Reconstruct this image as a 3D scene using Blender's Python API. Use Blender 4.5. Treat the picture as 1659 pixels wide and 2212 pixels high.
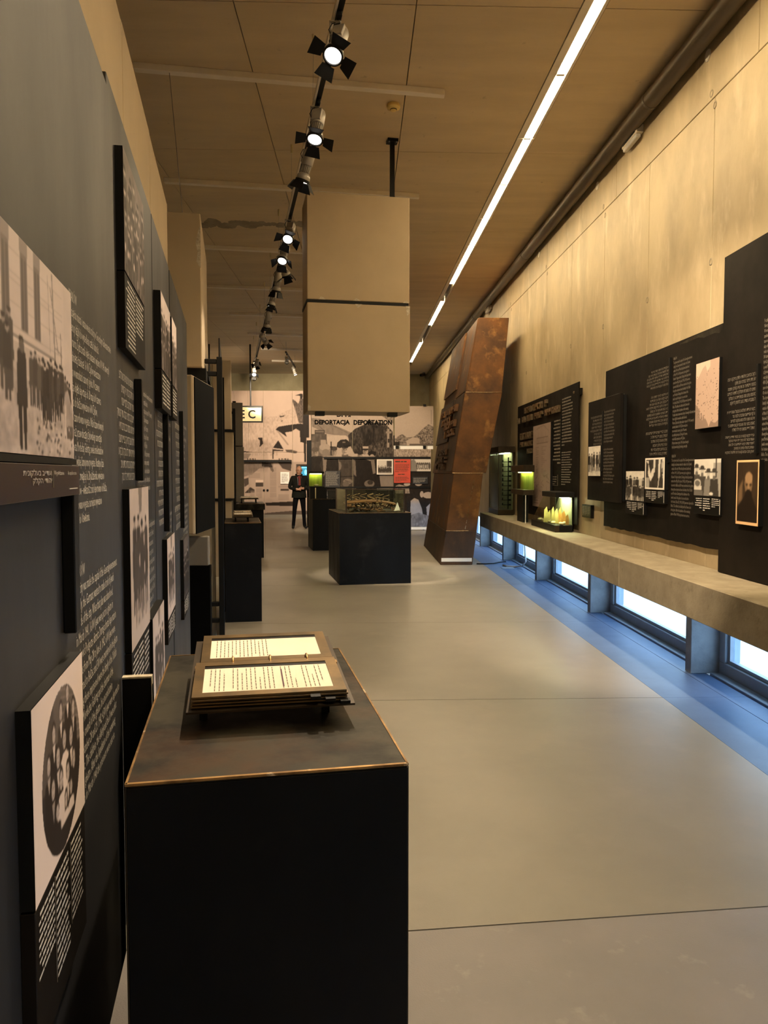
import bpy, bmesh, math, random
import numpy as np
from mathutils import Matrix, Vector

for o in list(bpy.data.objects):
    bpy.data.objects.remove(o, do_unlink=True)
SC = bpy.context.scene
COL = SC.collection

# ------------------------------------------------------------------ camera, sky, exposure
cam_d = bpy.data.cameras.new('camera')
cam_d.sensor_fit = 'VERTICAL'; cam_d.sensor_height = 36.0
cam_d.lens = 1650.0 / 2212.0 * 36.0
cam_d.clip_start = 0.02; cam_d.clip_end = 200
cam = bpy.data.objects.new('camera', cam_d); COL.objects.link(cam)
cam.location = (0, 0, 1.53)
cam.rotation_euler = (math.radians(90 - 2.913), 0, math.radians(-1.788))
SC.camera = cam

world = bpy.data.worlds.new('sky'); SC.world = world; world.use_nodes = True
bg = world.node_tree.nodes['Background']
bg.inputs[0].default_value = (0.52, 0.75, 1.0, 1); bg.inputs[1].default_value = 5.5

SC.view_settings.view_transform = 'Standard'; SC.view_settings.look = 'None'
SC.view_settings.gamma = 1.0; SC.view_settings.use_curve_mapping = False
SC.view_settings.exposure = 0.57

STRIP_POWER = 76.0        # fluorescent tubes in the ceiling trough
SPOT_POWER = 1.0          # factor on every track spotlight

# ------------------------------------------------------------------ small helpers
ANG = math.radians(9.3)   # the left exhibition row is turned by this against the right wall
CA, SA = math.cos(ANG), math.sin(ANG)
def WL(v, u, z): return (v * CA - u * SA, v * SA + u * CA, z)
def lin(c):
    c = c / 255.0
    return c / 12.92 if c <= 0.04045 else ((c + 0.055) / 1.055) ** 2.4
def S(r, g, b): return (lin(r), lin(g), lin(b))
def ceil_z(y): return 4.79 + 0.018 * y

# ------------------------------------------------------------------ materials
MATS = {}
def pm(name, c1, c2=None, scale=4.0, rough=0.6, metal=0.0, bump=0.0, bscale=60.0, stretch=(1, 1, 1), lo=0.35, hi=0.65,
       c3=None, scale3=20.0, lo3=0.55, hi3=0.75, spec=0.5, rough2=None, stretch3=(1, 1, 1), detail=6.0, bdetail=4.0):
    m = bpy.data.materials.new(name); m.use_nodes = True
    nt = m.node_tree; N = nt.nodes; Lk = nt.links
    b = N['Principled BSDF']
    b.inputs['Roughness'].default_value = rough; b.inputs['Metallic'].default_value = metal
    b.inputs['Specular IOR Level'].default_value = spec
    b.inputs['Base Color'].default_value = (*c1, 1)
    geo = N.new('ShaderNodeNewGeometry')
    def noise(sc, st, det):
        mp = N.new('ShaderNodeMapping'); mp.inputs['Scale'].default_value = st
        Lk.new(geo.outputs['Position'], mp.inputs['Vector'])
        n = N.new('ShaderNodeTexNoise'); n.inputs['Scale'].default_value = sc; n.inputs['Detail'].default_value = det
        n.inputs['Roughness'].default_value = 0.6
        Lk.new(mp.outputs['Vector'], n.inputs['Vector'])
        return n
    def ramp(n, a, c):
        r = N.new('ShaderNodeValToRGB'); r.color_ramp.elements[0].position = a; r.color_ramp.elements[1].position = c
        Lk.new(n.outputs['Fac'], r.inputs['Fac']); return r
    def mix(fac, a, c):
        x = N.new('ShaderNodeMix'); x.data_type = 'RGBA'
        Lk.new(fac, x.inputs['Factor'])
        if isinstance(a, tuple): x.inputs['A'].default_value = (*a, 1)
        else: Lk.new(a, x.inputs['A'])
        x.inputs['B'].default_value = (*c, 1)
        return x.outputs['Result']
    if c2 is not None:
        n1 = noise(scale, stretch, detail); r1 = ramp(n1, lo, hi)
        col = mix(r1.outputs['Color'], c1, c2)
        if c3 is not None:
            n3 = noise(scale3, stretch3, 8.0); r3 = ramp(n3, lo3, hi3)
            col = mix(r3.outputs['Color'], col, c3)
        Lk.new(col, b.inputs['Base Color'])
        if rough2 is not None:
            mr = N.new('ShaderNodeMapRange'); mr.inputs['To Min'].default_value = rough; mr.inputs['To Max'].default_value = rough2
            Lk.new(r1.outputs['Color'], mr.inputs['Value']); Lk.new(mr.outputs['Result'], b.inputs['Roughness'])
    if bump:
        nb = noise(bscale, (1, 1, 1), bdetail)
        bp = N.new('ShaderNodeBump'); bp.inputs['Strength'].default_value = bump; bp.inputs['Distance'].default_value = 0.01
        Lk.new(nb.outputs['Fac'], bp.inputs['Height']); Lk.new(bp.outputs['Normal'], b.inputs['Normal'])
    MATS[name] = m
    return m
def emit(name, c, s):
    m = bpy.data.materials.new(name); m.use_nodes = True
    nt = m.node_tree; nt.nodes.clear()
    e = nt.nodes.new('ShaderNodeEmission'); e.inputs[0].default_value = (*c, 1); e.inputs[1].default_value = s
    o = nt.nodes.new('ShaderNodeOutputMaterial'); nt.links.new(e.outputs[0], o.inputs[0])
    MATS[name] = m; return m
def glassmat(name, tint, gloss=0.10):
    m = bpy.data.materials.new(name); m.use_nodes = True
    nt = m.node_tree; nt.nodes.clear()
    t = nt.nodes.new('ShaderNodeBsdfTransparent'); t.inputs[0].default_value = (*tint, 1)
    g = nt.nodes.new('ShaderNodeBsdfGlossy'); g.inputs['Roughness'].default_value = 0.03
    f = nt.nodes.new('ShaderNodeLayerWeight'); f.inputs['Blend'].default_value = 0.5
    pw = nt.nodes.new('ShaderNodeMath'); pw.operation = 'POWER'; pw.inputs[1].default_value = 4.0
    nt.links.new(f.outputs['Facing'], pw.inputs[0])
    ma = nt.nodes.new('ShaderNodeMath'); ma.operation = 'MULTIPLY_ADD'; ma.inputs[1].default_value = 0.55; ma.inputs[2].default_value = gloss * 0.4
    ma.use_clamp = True
    nt.links.new(pw.outputs[0], ma.inputs[0])
    x = nt.nodes.new('ShaderNodeMixShader'); o = nt.nodes.new('ShaderNodeOutputMaterial')
    nt.links.new(ma.outputs[0], x.inputs[0]); nt.links.new(t.outputs[0], x.inputs[1]); nt.links.new(g.outputs[0], x.inputs[2])
    nt.links.new(x.outputs[0], o.inputs[0]); MATS[name] = m; return m
def printmat(name, rough=0.45):
    m = bpy.data.materials.new(name); m.use_nodes = True
    b = m.node_tree.nodes['Principled BSDF']; b.inputs['Roughness'].default_value = rough
    b.inputs['Specular IOR Level'].default_value = 0.12
    a = m.node_tree.nodes.new('ShaderNodeVertexColor'); a.layer_name = 'print'
    m.node_tree.links.new(a.outputs['Color'], b.inputs['Base Color']); MATS[name] = m; return m

pm('wall_concrete', (0.52, 0.41, 0.245), (0.355, 0.27, 0.15), scale=1.5, stretch=(1, 1, 0.55), lo=0.40, hi=0.66, rough=0.58, bump=0.30, bscale=4.0,
   c3=(0.63, 0.51, 0.33), scale3=3.0, lo3=0.54, hi3=0.74, stretch3=(1, 1.2, 0.45), bdetail=8.0, rough2=0.5)
pm('back_concrete', (0.46, 0.40, 0.24), (0.36, 0.31, 0.18), scale=2.0, rough=0.7, bump=0.08, bscale=20)
pm('ceiling_concrete', (0.70, 0.56, 0.36), (0.61, 0.485, 0.31), scale=1.3, stretch=(0.5, 2.4, 1), rough=0.75, bump=0.10, bscale=25,
   c3=(0.40, 0.31, 0.20), scale3=9.0, lo3=0.66, hi3=0.80)
pm('shelf_concrete', (0.34, 0.285, 0.195), (0.24, 0.195, 0.13), scale=5.0, rough=0.7, bump=0.18, bscale=45,
   c3=(0.20, 0.165, 0.11), scale3=14.0, lo3=0.60, hi3=0.72)
pm('fin_concrete', (0.30, 0.31, 0.33), (0.22, 0.23, 0.25), scale=8.0, rough=0.7, bump=0.15, bscale=50)
pm('floor_resin', (0.285, 0.255, 0.21), (0.24, 0.215, 0.178), scale=1.1, rough=0.42, bump=0.05, bscale=160, c3=(0.305, 0.262, 0.215), scale3=3.0, lo3=0.55, hi3=0.85, spec=0.35)
pm('floor_resin_grey', (0.27, 0.24, 0.235), (0.23, 0.21, 0.205), scale=2.0, rough=0.5, bump=0.10, bscale=170, c3=(0.36, 0.33, 0.30), scale3=9.0, lo3=0.60, hi3=0.80, spec=0.4)
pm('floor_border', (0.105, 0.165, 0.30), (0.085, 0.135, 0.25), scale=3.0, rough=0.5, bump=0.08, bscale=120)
pm('panel_steel', (0.025, 0.024, 0.0255), (0.0145, 0.0148, 0.018), scale=1.6, stretch=(1, 1, 0.4), rough=0.48, metal=0.2, bump=0.015, bscale=30, rough2=0.58)
pm('panel_steel_dark', (0.012, 0.0085, 0.006), (0.006, 0.0045, 0.0035), scale=2.0, rough=0.60, metal=0.0, bump=0.02, bscale=40, rough2=0.70, spec=0.12)
pm('plinth_steel', (0.005, 0.0055, 0.0068), (0.0025, 0.003, 0.004), scale=3.0, stretch=(1, 1, 0.5), rough=0.45, metal=0.1, spec=0.18, bump=0.03, bscale=30, rough2=0.6,
   c3=(0.022, 0.021, 0.021), scale3=3.0, lo3=0.60, hi3=0.86)
pm('plinth_top', (0.040, 0.0345, 0.024), (0.0085, 0.007, 0.005), scale=6.0, lo=0.40, hi=0.62, rough=0.42, metal=0.1, spec=0.10, bump=0.03, bscale=35, rough2=0.55,
   c3=(0.070, 0.030, 0.011), scale3=2.4, lo3=0.52, hi3=0.74)
pm('worn_edge', (0.55, 0.33, 0.13), (0.16, 0.085, 0.035), scale=14.0, rough=0.32, metal=0.85, c3=(0.85, 0.70, 0.48), scale3=25, lo3=0.62, hi3=0.7)
pm('brass_frame', (0.24, 0.155, 0.07), (0.12, 0.085, 0.045), scale=12.0, rough=0.3, metal=0.8)
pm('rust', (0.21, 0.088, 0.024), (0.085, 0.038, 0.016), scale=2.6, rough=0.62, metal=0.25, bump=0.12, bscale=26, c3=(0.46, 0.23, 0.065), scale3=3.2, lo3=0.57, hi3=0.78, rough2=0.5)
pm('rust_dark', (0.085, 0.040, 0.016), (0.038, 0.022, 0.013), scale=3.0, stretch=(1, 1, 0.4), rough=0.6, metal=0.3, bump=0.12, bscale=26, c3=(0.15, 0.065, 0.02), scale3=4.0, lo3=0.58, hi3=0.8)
pm('weld', (0.45, 0.32, 0.17), (0.2, 0.11, 0.05), scale=30, rough=0.4, metal=0.6)
pm('beige_board', (0.46, 0.355, 0.225), (0.42, 0.325, 0.205), scale=2.0, rough=0.8, bump=0.05, bscale=220)
pm('beige_chip', (0.60, 0.54, 0.42), (0.36, 0.29, 0.2), scale=40, rough=0.9, bump=0.4, bscale=60)
pm('grey_board', (0.215, 0.19, 0.155), (0.185, 0.165, 0.135), scale=2.5, rough=0.8, bump=0.05, bscale=200)
pm('bar_white', (0.86, 0.78, 0.66), (0.80, 0.72, 0.60), scale=6, rough=0.5)
pm('pipe_paint', (0.085, 0.064, 0.042), (0.07, 0.052, 0.035), scale=5, rough=0.38)
pm('black_paint', (0.006, 0.006, 0.006), (0.004, 0.004, 0.004), scale=10, rough=0.5, spec=0.2)
pm('black_gloss', (0.006, 0.0055, 0.0055), rough=0.3, spec=0.25)
pm('spot_grey', (0.42, 0.39, 0.35), (0.36, 0.335, 0.30), scale=20, rough=0.38, metal=0.3)
pm('spot_rib', (0.20, 0.185, 0.165), rough=0.4, metal=0.4)
pm('alu', (0.30, 0.32, 0.35), (0.26, 0.28, 0.31), scale=8, rough=0.42, metal=0.5)
pm('window_alu', (0.30, 0.34, 0.40), (0.26, 0.30, 0.36), scale=8, rough=0.45)
pm('white_plastic', (0.72, 0.66, 0.50), rough=0.45)
pm('yellow_plastic', (0.88, 0.66, 0.24), rough=0.5)
pm('paper', (0.74, 0.66, 0.54), (0.66, 0.58, 0.46), scale=5, rough=0.85)
pm('paper_white', (0.72, 0.70, 0.66), rough=0.85)
pm('ink', (0.13, 0.095, 0.07), rough=0.8)
pm('ink_red', (0.06, 0.012, 0.03), rough=0.8)
pm('letter_white', (0.50, 0.47, 0.42), rough=0.6)
pm('letter_dim', (0.24, 0.21, 0.17), rough=0.6)
pm('letter_cap', (0.62, 0.58, 0.52), rough=0.6)
pm('caption_plum', (0.030, 0.014, 0.013), rough=0.4)
pm('metal_letter', (0.62, 0.50, 0.34), (0.3, 0.22, 0.14), scale=20, rough=0.28, metal=0.9)
pm('sign_cream', (0.70, 0.60, 0.34), (0.62, 0.53, 0.30), scale=4, rough=0.6)
pm('poster_red', (0.52, 0.055, 0.025), (0.46, 0.05, 0.025), scale=8, rough=0.7)
pm('case_bronze', (0.06, 0.042, 0.026), (0.035, 0.026, 0.018), scale=12, rough=0.35, metal=0.6)
pm('gravel', (0.80, 0.82, 0.82), (0.70, 0.72, 0.72), scale=14, rough=0.9)
pm('cable_white', (0.62, 0.62, 0.62), rough=0.5)
pm('skin', (0.42, 0.22, 0.14), rough=0.5)
pm('jacket', (0.011, 0.011, 0.009), (0.007, 0.0075, 0.006), scale=30, rough=0.8, spec=0.1)
pm('trousers', (0.004, 0.004, 0.0055), rough=0.85, spec=0.06)
pm('matt_black', (0.004, 0.004, 0.004), (0.003, 0.003, 0.003), scale=10, rough=0.8, spec=0.04)
pm('shirt_red', (0.13, 0.012, 0.010), rough=0.8)
pm('hair_grey', (0.30, 0.22, 0.15), (0.2, 0.15, 0.1), scale=60, rough=0.7)
pm('shell_cream', (0.72, 0.62, 0.36), (0.60, 0.48, 0.24), scale=18, rough=0.5)
pm('shard_amber', (0.42, 0.19, 0.045), (0.55, 0.32, 0.09), scale=14, rough=0.35)
pm('shard_yellow', (0.62, 0.50, 0.18), (0.42, 0.36, 0.12), scale=14, rough=0.35)
pm('olive_cloth', (0.40, 0.42, 0.05), (0.20, 0.22, 0.03), scale=10, stretch=(1, 1, 0.1), rough=0.8)
pm('sage_cloth', (0.30, 0.30, 0.17), (0.22, 0.22, 0.13), scale=6, rough=0.8)
emit('tube_light', (1.0, 0.78, 0.46), STRIP_POWER)
emit('lens_light', (1.0, 0.90, 0.78), 5.0)
emit('case_led', (0.85, 0.95, 0.30), 22.0)
emit('case_led_dim', (0.90, 0.92, 0.55), 14.0)
emit('case_led_mid', (0.92, 0.95, 0.55), 45.0)
emit('screen_blue', (0.10, 0.55, 0.75), 0.55)
emit('screen_pale', (0.35, 0.85, 1.0), 0.9)
glassmat('case_glass', (0.90, 0.94, 0.90), 0.10)
glassmat('window_glass', (0.88, 0.95, 1.0), 0.08)
printmat('print_matt', 0.55)

# ------------------------------------------------------------------ geometry collector
class G:
    def __init__(s): s.v = []; s.f = []
    def add(s, vs, fs):
        n = len(s.v); s.v += [tuple(p) for p in vs]; s.f += [tuple(i + n for i in f) for f in fs]; return s
    def hexa(s, p):      # bottom 4 ccw, top 4
        return s.add(p, [(3, 2, 1, 0), (4, 5, 6, 7), (0, 1, 5, 4), (1, 2, 6, 5), (2, 3, 7, 6), (3, 0, 4, 7)])
    def box(s, x0, x1, y0, y1, z0, z1):
        return s.hexa([(x0, y0, z0), (x1, y0, z0), (x1, y1, z0), (x0, y1, z0), (x0, y0, z1), (x1, y0, z1), (x1, y1, z1), (x0, y1, z1)])
    def quad(s, a, b, c, d): return s.add([a, b, c, d], [(0, 1, 2, 3)])
    def tube(s, pts, r, n=8, cap=True, r2=None):
        pts = [Vector(p) for p in pts]; k = len(pts); rings = []; up = None
        for i, p in enumerate(pts):
            d = (pts[min(i + 1, k - 1)] - pts[max(i - 1, 0)]).normalized()
            if up is None: up = Vector((0, 0, 1)) if abs(d.z) < 0.9 else Vector((1, 0, 0))
            x = up.cross(d)
            if x.length < 1e-5: x = Vector((1, 0, 0)).cross(d)
            x.normalize(); y = d.cross(x); up = y
            rr = r if r2 is None else r + (r2 - r) * i / max(1, k - 1)
            if isinstance(r, (list, tuple)): rr = r[i]
            rings.append([p + rr * (math.cos(2 * math.pi * j / n) * x + math.sin(2 * math.pi * j / n) * y) for j in range(n)])
        vs = [q for R in rings for q in R]; fs = []
        for i in range(k - 1):
            for j in range(n):
                j2 = (j + 1) % n; fs.append((i * n + j, i * n + j2, (i + 1) * n + j2, (i + 1) * n + j))
        if cap: fs += [tuple(range(n - 1, -1, -1)), tuple((k - 1) * n + j for j in range(n))]
        return s.add(vs, fs)
    def lathe(s, prof, c=(0, 0, 0), n=20, M=None):   # profile (r, z)
        vs = []; fs = []; k = len(prof)
        for (r, z) in prof:
            for j in range(n):
                a = 2 * math.pi * j / n; vs.append(Vector((r * math.cos(a), r * math.sin(a), z)))
        for i in range(k - 1):
            for j in range(n):
                j2 = (j + 1) % n; fs.append((i * n + j, i * n + j2, (i + 1) * n + j2, (i + 1) * n + j))
        fs += [tuple(range(n - 1, -1, -1)), tuple((k - 1) * n + j for j in range(n))]
        if M is not None: vs = [M @ q for q in vs]
        return s.add([(q[0] + c[0], q[1] + c[1], q[2] + c[2]) for q in vs], fs)
    def prism(s, poly, d):       # poly: list of 3d points, d: extrusion vector
        n = len(poly); d = Vector(d); a = [Vector(p) for p in poly]
        return s.add(a + [p + d for p in a], [tuple(range(n - 1, -1, -1)), tuple(range(n, 2 * n))] + [(i, (i + 1) % n, n + (i + 1) % n, n + i) for i in range(n)])
    def blob(s, c, r, seed=0, n=8, m=6, amp=0.0):
        rnd = random.Random(seed); vs = []; fs = []
        for i in range(m + 1):
            t = math.pi * i / m
            for j in range(n):
                a = 2 * math.pi * j / n; k = 1 + amp * (rnd.random() - 0.5)
                vs.append((c[0] + r[0] * k * math.sin(t) * math.cos(a), c[1] + r[1] * k * math.sin(t) * math.sin(a), c[2] + r[2] * k * math.cos(t)))
        for i in range(m):
            for j in range(n):
                j2 = (j + 1) % n; fs.append((i * n + j, (i + 1) * n + j, (i + 1) * n + j2, i * n + j2))
        return s.add(vs, fs)
    def mesh(s, name, mat, o=(0, 0, 0), bevel=0.0, smooth=False, seg=1):
        me = bpy.data.meshes.new(name)
        me.from_pydata([(p[0] - o[0], p[1] - o[1], p[2] - o[2]) for p in s.v], [], s.f)
        bm = bmesh.new(); bm.from_mesh(me)
        if bevel: bmesh.ops.bevel(bm, geom=list(bm.edges), offset=bevel, segments=seg, profile=0.6, affect='EDGES', clamp_overlap=True)
        bmesh.ops.recalc_face_normals(bm, faces=bm.faces[:])
        bm.to_mesh(me); bm.free()
        me.materials.append(MATS[mat] if isinstance(mat, str) else mat)
        if smooth:
            me.polygons.foreach_set('use_smooth', [True] * len(me.polygons))
        return me

def tag(o, label=None, cat=None, group=None, kind=None):
    if label: o['label'] = label
    if cat: o['category'] = cat
    if group: o['group'] = group
    if kind: o['kind'] = kind
    return o

class Thing:
    """an Empty at the thing's base that carries its parts; coordinates are those of the room (R) or of the turned left row (L: v, u, z)"""
    def __init__(s, name, label=None, cat=None, o=(0, 0, 0), frame='R', group=None, kind=None):
        s.o = o; s.frame = frame
        s.root = bpy.data.objects.new(name, None); COL.objects.link(s.root)
        s.root.empty_display_size = 0.1
        s.root.location = WL(*o) if frame == 'L' else o
        if frame == 'L': s.root.rotation_euler = (0, 0, ANG)
        tag(s.root, label, cat, group, kind)
    def part(s, name, g, mat, parent=None, bevel=0.0, smooth=False, label=None, kind=None, seg=1):
        ob = bpy.data.objects.new(name, g.mesh(name, mat, s.o, bevel, smooth, seg)); COL.objects.link(ob)
        ob.parent = parent or s.root
        if label: ob['label'] = label
        if kind: ob['kind'] = kind
        return ob
    def inst(s, name, me, loc, parent=None, M=None):
        ob = bpy.data.objects.new(name, me); COL.objects.link(ob); ob.parent = parent or s.root
        mat = Matrix.Translation((loc[0] - s.o[0], loc[1] - s.o[1], loc[2] - s.o[2]))
        ob.matrix_local = mat @ M if M is not None else mat
        return ob

def solo(name, g, mat, label=None, cat=None, o=(0, 0, 0), frame='R', group=None, kind=None, bevel=0.0, smooth=False):
    ob = bpy.data.objects.new(name, g.mesh(name, mat, o, bevel, smooth)); COL.objects.link(ob)
    ob.location = WL(*o) if frame == 'L' else o
    if frame == 'L': ob.rotation_euler = (0, 0, ANG)
    return tag(ob, label, cat, group, kind)

# ------------------------------------------------------------------ lettering
_tc = {}
def text_2d(lines, align='LEFT', spacing=1.0, bold=0.0, res=1):
    cu = bpy.data.curves.new('lettering', 'FONT'); cu.body = '\n'.join(lines); cu.align_x = align
    cu.space_line = spacing; cu.resolution_u = res; cu.size = 1.0; cu.offset = bold
    ob = bpy.data.objects.new('lettering', cu)
    me = bpy.data.meshes.new_from_object(ob)
    nv = len(me.vertices); co = np.empty(nv * 3); me.vertices.foreach_get('co', co); co = co.reshape(-1, 3)
    fs = [tuple(p.vertices) for p in me.polygons]
    bpy.data.objects.remove(ob); bpy.data.curves.remove(cu); bpy.data.meshes.remove(me)
    return co[:, :2], fs
def place2d(g, co, fs, P, ex, ey, thick=None):
    P = np.array(P, float); ex = np.array(ex, float); ey = np.array(ey, float)
    pts = P + co[:, :1] * ex + co[:, 1:2] * ey
    g.add(pts.tolist(), fs); return g
def text_fit(g, lines, P, ex, ey, w, h, **kw):
    """fill the box whose lower left corner is P (unit directions ex, ey) with the lines"""
    co, fs = text_2d(lines, **kw)
    if len(co) == 0: return g
    mn = co.min(0); mx = co.max(0)
    co = (co - mn) / (mx - mn) * np.array([w, h])
    return place2d(g, co, fs, P, ex, ey)
def greek(g, P, ex, ey, w, h, n, seed=0, align='LEFT', fill=0.42, short_last=True, words=True):
    """lines of print too small to read: word-long strokes"""
    rnd = random.Random(seed); P = np.array(P, float); ex = np.array(ex, float); ey = np.array(ey, float)
    lh = h / n
    for i in range(n):
        L = w * (rnd.uniform(0.78, 1.0) if not (short_last and i == n - 1) else rnd.uniform(0.25, 0.5))
        x0 = 0 if align == 'LEFT' else w - L
        yb = h - (i + 0.8) * lh; x = x0
        while x < x0 + L - 1e-6:
            ww = min(rnd.uniform(1.6, 5.5) * lh * 0.55, x0 + L - x) if words else L
            y1 = yb + lh * fill * rnd.uniform(0.85, 1.1)
            a = P + x * ex + yb * ey; b = P + (x + ww) * ex + yb * ey; c = P + (x + ww) * ex + y1 * ey; d = P + x * ex + y1 * ey
            g.quad(tuple(a), tuple(b), tuple(c), tuple(d)); x += ww + lh * 0.28
    return g
HEB = 'אבגדהוזחטיכלמנסעפצקרשת'
def hebrew(n, wmin, wmax, seed):
    rnd = random.Random(seed); out = []
    for i in range(n):
        t = rnd.randint(wmin, wmax); s_ = ''
        while len(s_) < t: s_ += ''.join(rnd.choice(HEB) for _ in range(rnd.randint(2, 6))) + ' '
        out.append(s_.strip())
    return out
def glyph(g, P, ex, ey, en, w, h, d, rnd):
    """one raised letter made of two or three strokes"""
    P = np.array(P, float); ex = np.array(ex, float); ey = np.array(ey, float); en = np.array(en, float)
    def bar(x0, x1, y0, y1):
        q = [P + a * ex + b * ey for a, b in ((x0, y0), (x1, y0), (x1, y1), (x0, y1))]
        g.hexa([tuple(p) for p in q] + [tuple(p + d * en) for p in q])
    t = w * 0.24; k = rnd.randint(0, 5)
    bar(0, t, 0, h)
    if k in (0, 1, 4): bar(w - t, w, 0, h)
    if k in (0, 2, 3): bar(t, w - (t if k == 0 else 0), h - t, h)
    if k in (1, 3): bar(t, w - (t if k == 1 else 0), h * 0.45, h * 0.45 + t)
    if k in (2, 4, 5): bar(t, w - (t if k == 4 else 0), 0, t)
    return g

# ------------------------------------------------------------------ painted prints (colour on the vertices of a fine flat mesh)
class Pic:
    def __init__(s, w, h, base=0.7):
        s.w, s.h = w, h; s.a = np.full((h, w), float(base))
        s.X, s.Y = np.meshgrid((np.arange(w) + 0.5) / w, (np.arange(h) + 0.5) / h)
    def box(s, x0, y0, x1, y1): s.X = x0 + s.X * (x1 - x0); s.Y = y0 + s.Y * (y1 - y0); return s
    def rect(s, x0, y0, x1, y1, t): s.a[(s.X >= x0) & (s.X < x1) & (s.Y >= y0) & (s.Y < y1)] = t; return s
    def ell(s, cx, cy, rx, ry, t): s.a[((s.X - cx) / rx) ** 2 + ((s.Y - cy) / ry) ** 2 < 1] = t; return s
    def inside(s, pts):
        m = np.zeros_like(s.X, bool); n = len(pts)
        for i in range(n):
            x1, y1 = pts[i]; x2, y2 = pts[(i + 1) % n]
            if y1 == y2: continue
            c = ((s.Y >= y1) != (s.Y >= y2)) & (s.X < (x2 - x1) * (s.Y - y1) / (y2 - y1) + x1); m ^= c
        return m
    def poly(s, pts, t): s.a[s.inside(pts)] = t; return s
    def line(s, x1, y1, x2, y2, wd, t):
        dx, dy = x2 - x1, y2 - y1; L = max(dx * dx + dy * dy, 1e-9)
        k = np.clip(((s.X - x1) * dx + (s.Y - y1) * dy) / L, 0, 1)
        s.a[(s.X - x1 - k * dx) ** 2 + (s.Y - y1 - k * dy) ** 2 < wd * wd] = t; return s
    def field(s, nx, ny, seed, octs=3):
        r = np.random.RandomState(seed); out = np.zeros_like(s.a); amp = 1.0; tot = 0
        for o in range(octs):
            gx, gy = nx * 2 ** o + 2, ny * 2 ** o + 2; q = r.rand(gy, gx)
            fx = np.linspace(0, gx - 1.001, s.w); fy = np.linspace(0, gy - 1.001, s.h)
            ix = fx.astype(int); iy = fy.astype(int); tx = (fx - ix)[None]; ty = (fy - iy)[:, None]
            out += amp * ((q[iy][:, ix] * (1 - tx) + q[iy][:, ix + 1] * tx) * (1 - ty) + (q[iy + 1][:, ix] * (1 - tx) + q[iy + 1][:, ix + 1] * tx) * ty)
            tot += amp; amp *= 0.55
        return out / tot - 0.5
    def noise(s, nx, ny, amp, seed=0, mask=None):
        f = amp * s.field(nx, ny, seed)
        if mask is None: s.a += f
        else: s.a[mask] += f[mask]
        return s
    def blur(s, n=1):
        for _ in range(n):
            p = np.pad(s.a, 1, mode='edge')
            s.a = (p[1:-1, 1:-1] * 2 + p[:-2, 1:-1] + p[2:, 1:-1] + p[1:-1, :-2] + p[1:-1, 2:]) / 6
        return s
    def figure(s, x, top, ht, wd, coat=0.12, face=0.6, hat=0, legs=0.1, arm=True):
        hr = ht * 0.065
        s.poly([(x - wd * .5, top + hr * 2.2), (x + wd * .5, top + hr * 2.2), (x + wd * .62, top + ht * .62), (x - wd * .62, top + ht * .62)], coat)
        s.ell(x, top + hr * 2.6, wd * .5, hr, coat)
        s.poly([(x - wd * .5, top + ht * .6), (x - wd * .05, top + ht * .6), (x - wd * .1, top + ht), (x - wd * .38, top + ht)], legs)
        s.poly([(x + wd * .05, top + ht * .6), (x + wd * .5, top + ht * .6), (x + wd * .4, top + ht), (x + wd * .12, top + ht)], legs)
        s.ell(x, top + hr, wd * .27, hr, face)
        s.ell(x, top + hr * .45, wd * .28, hr * .55, coat * .8)
        if hat: s.rect(x - wd * .36, top + hr * .35, x + wd * .36, top + hr * .6, coat * .6); s.ell(x, top + hr * .2, wd * .26, hr * .6, coat * .6)
        return s
    def rgb(s, dark=(0.018, 0.012, 0.009), light=(0.62, 0.54, 0.50), gamma=1.6):
        t = np.clip(s.a, 0, 1)[..., None] ** gamma
        return np.array(dark) * (1 - t) + np.array(light) * t
def grid_part(thing, name, rgb, P, ex, ey, w, h, parent=None, label=None, mat='print_matt'):
    """flat print: rgb rows run from the top; P lower left corner in the thing's frame"""
    H, Wd = rgb.shape[:2]
    P = np.array(P, float) - np.array(thing.o, float); ex = np.array(ex, float); ey = np.array(ey, float)
    xs = np.linspace(0, w, Wd); ys = np.linspace(h, 0, H)
    co = (P[None, None] + xs[None, :, None] * ex + ys[:, None, None] * ey).reshape(-1, 3)
    idx = np.arange(H * Wd).reshape(H, Wd)
    q = np.stack([idx[1:, :-1], idx[1:, 1:], idx[:-1, 1:], idx[:-1, :-1]], -1).reshape(-1)
    me = bpy.data.meshes.new(name); nf = (H - 1) * (Wd - 1)
    me.vertices.add(H * Wd); me.vertices.foreach_set('co', co.reshape(-1))
    me.loops.add(nf * 4); me.loops.foreach_set('vertex_index', q.astype(np.int32))
    me.polygons.add(nf); me.polygons.foreach_set('loop_start', np.arange(0, nf * 4, 4, dtype=np.int32))
    try: me.polygons.foreach_set('loop_total', np.full(nf, 4, dtype=np.int32))
    except Exception: pass
    me.update(calc_edges=True); me.validate()
    at = me.color_attributes.new('print', 'FLOAT_COLOR', 'POINT')
    c = np.ones((H * Wd, 4), np.float32); c[:, :3] = rgb.reshape(-1, 3); at.data.foreach_set('color', c.reshape(-1))
    me.materials.append(MATS[mat])
    ob = bpy.data.objects.new(name, me); COL.objects.link(ob); ob.parent = parent or thing.root
    if label: ob['label'] = label
    return ob
# ================================================================== THE ROOM
WX = 2.66                 # face of the right wall
def line_z(y): return 4.26 + 0.0147 * y
GAP = 0.004
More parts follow.
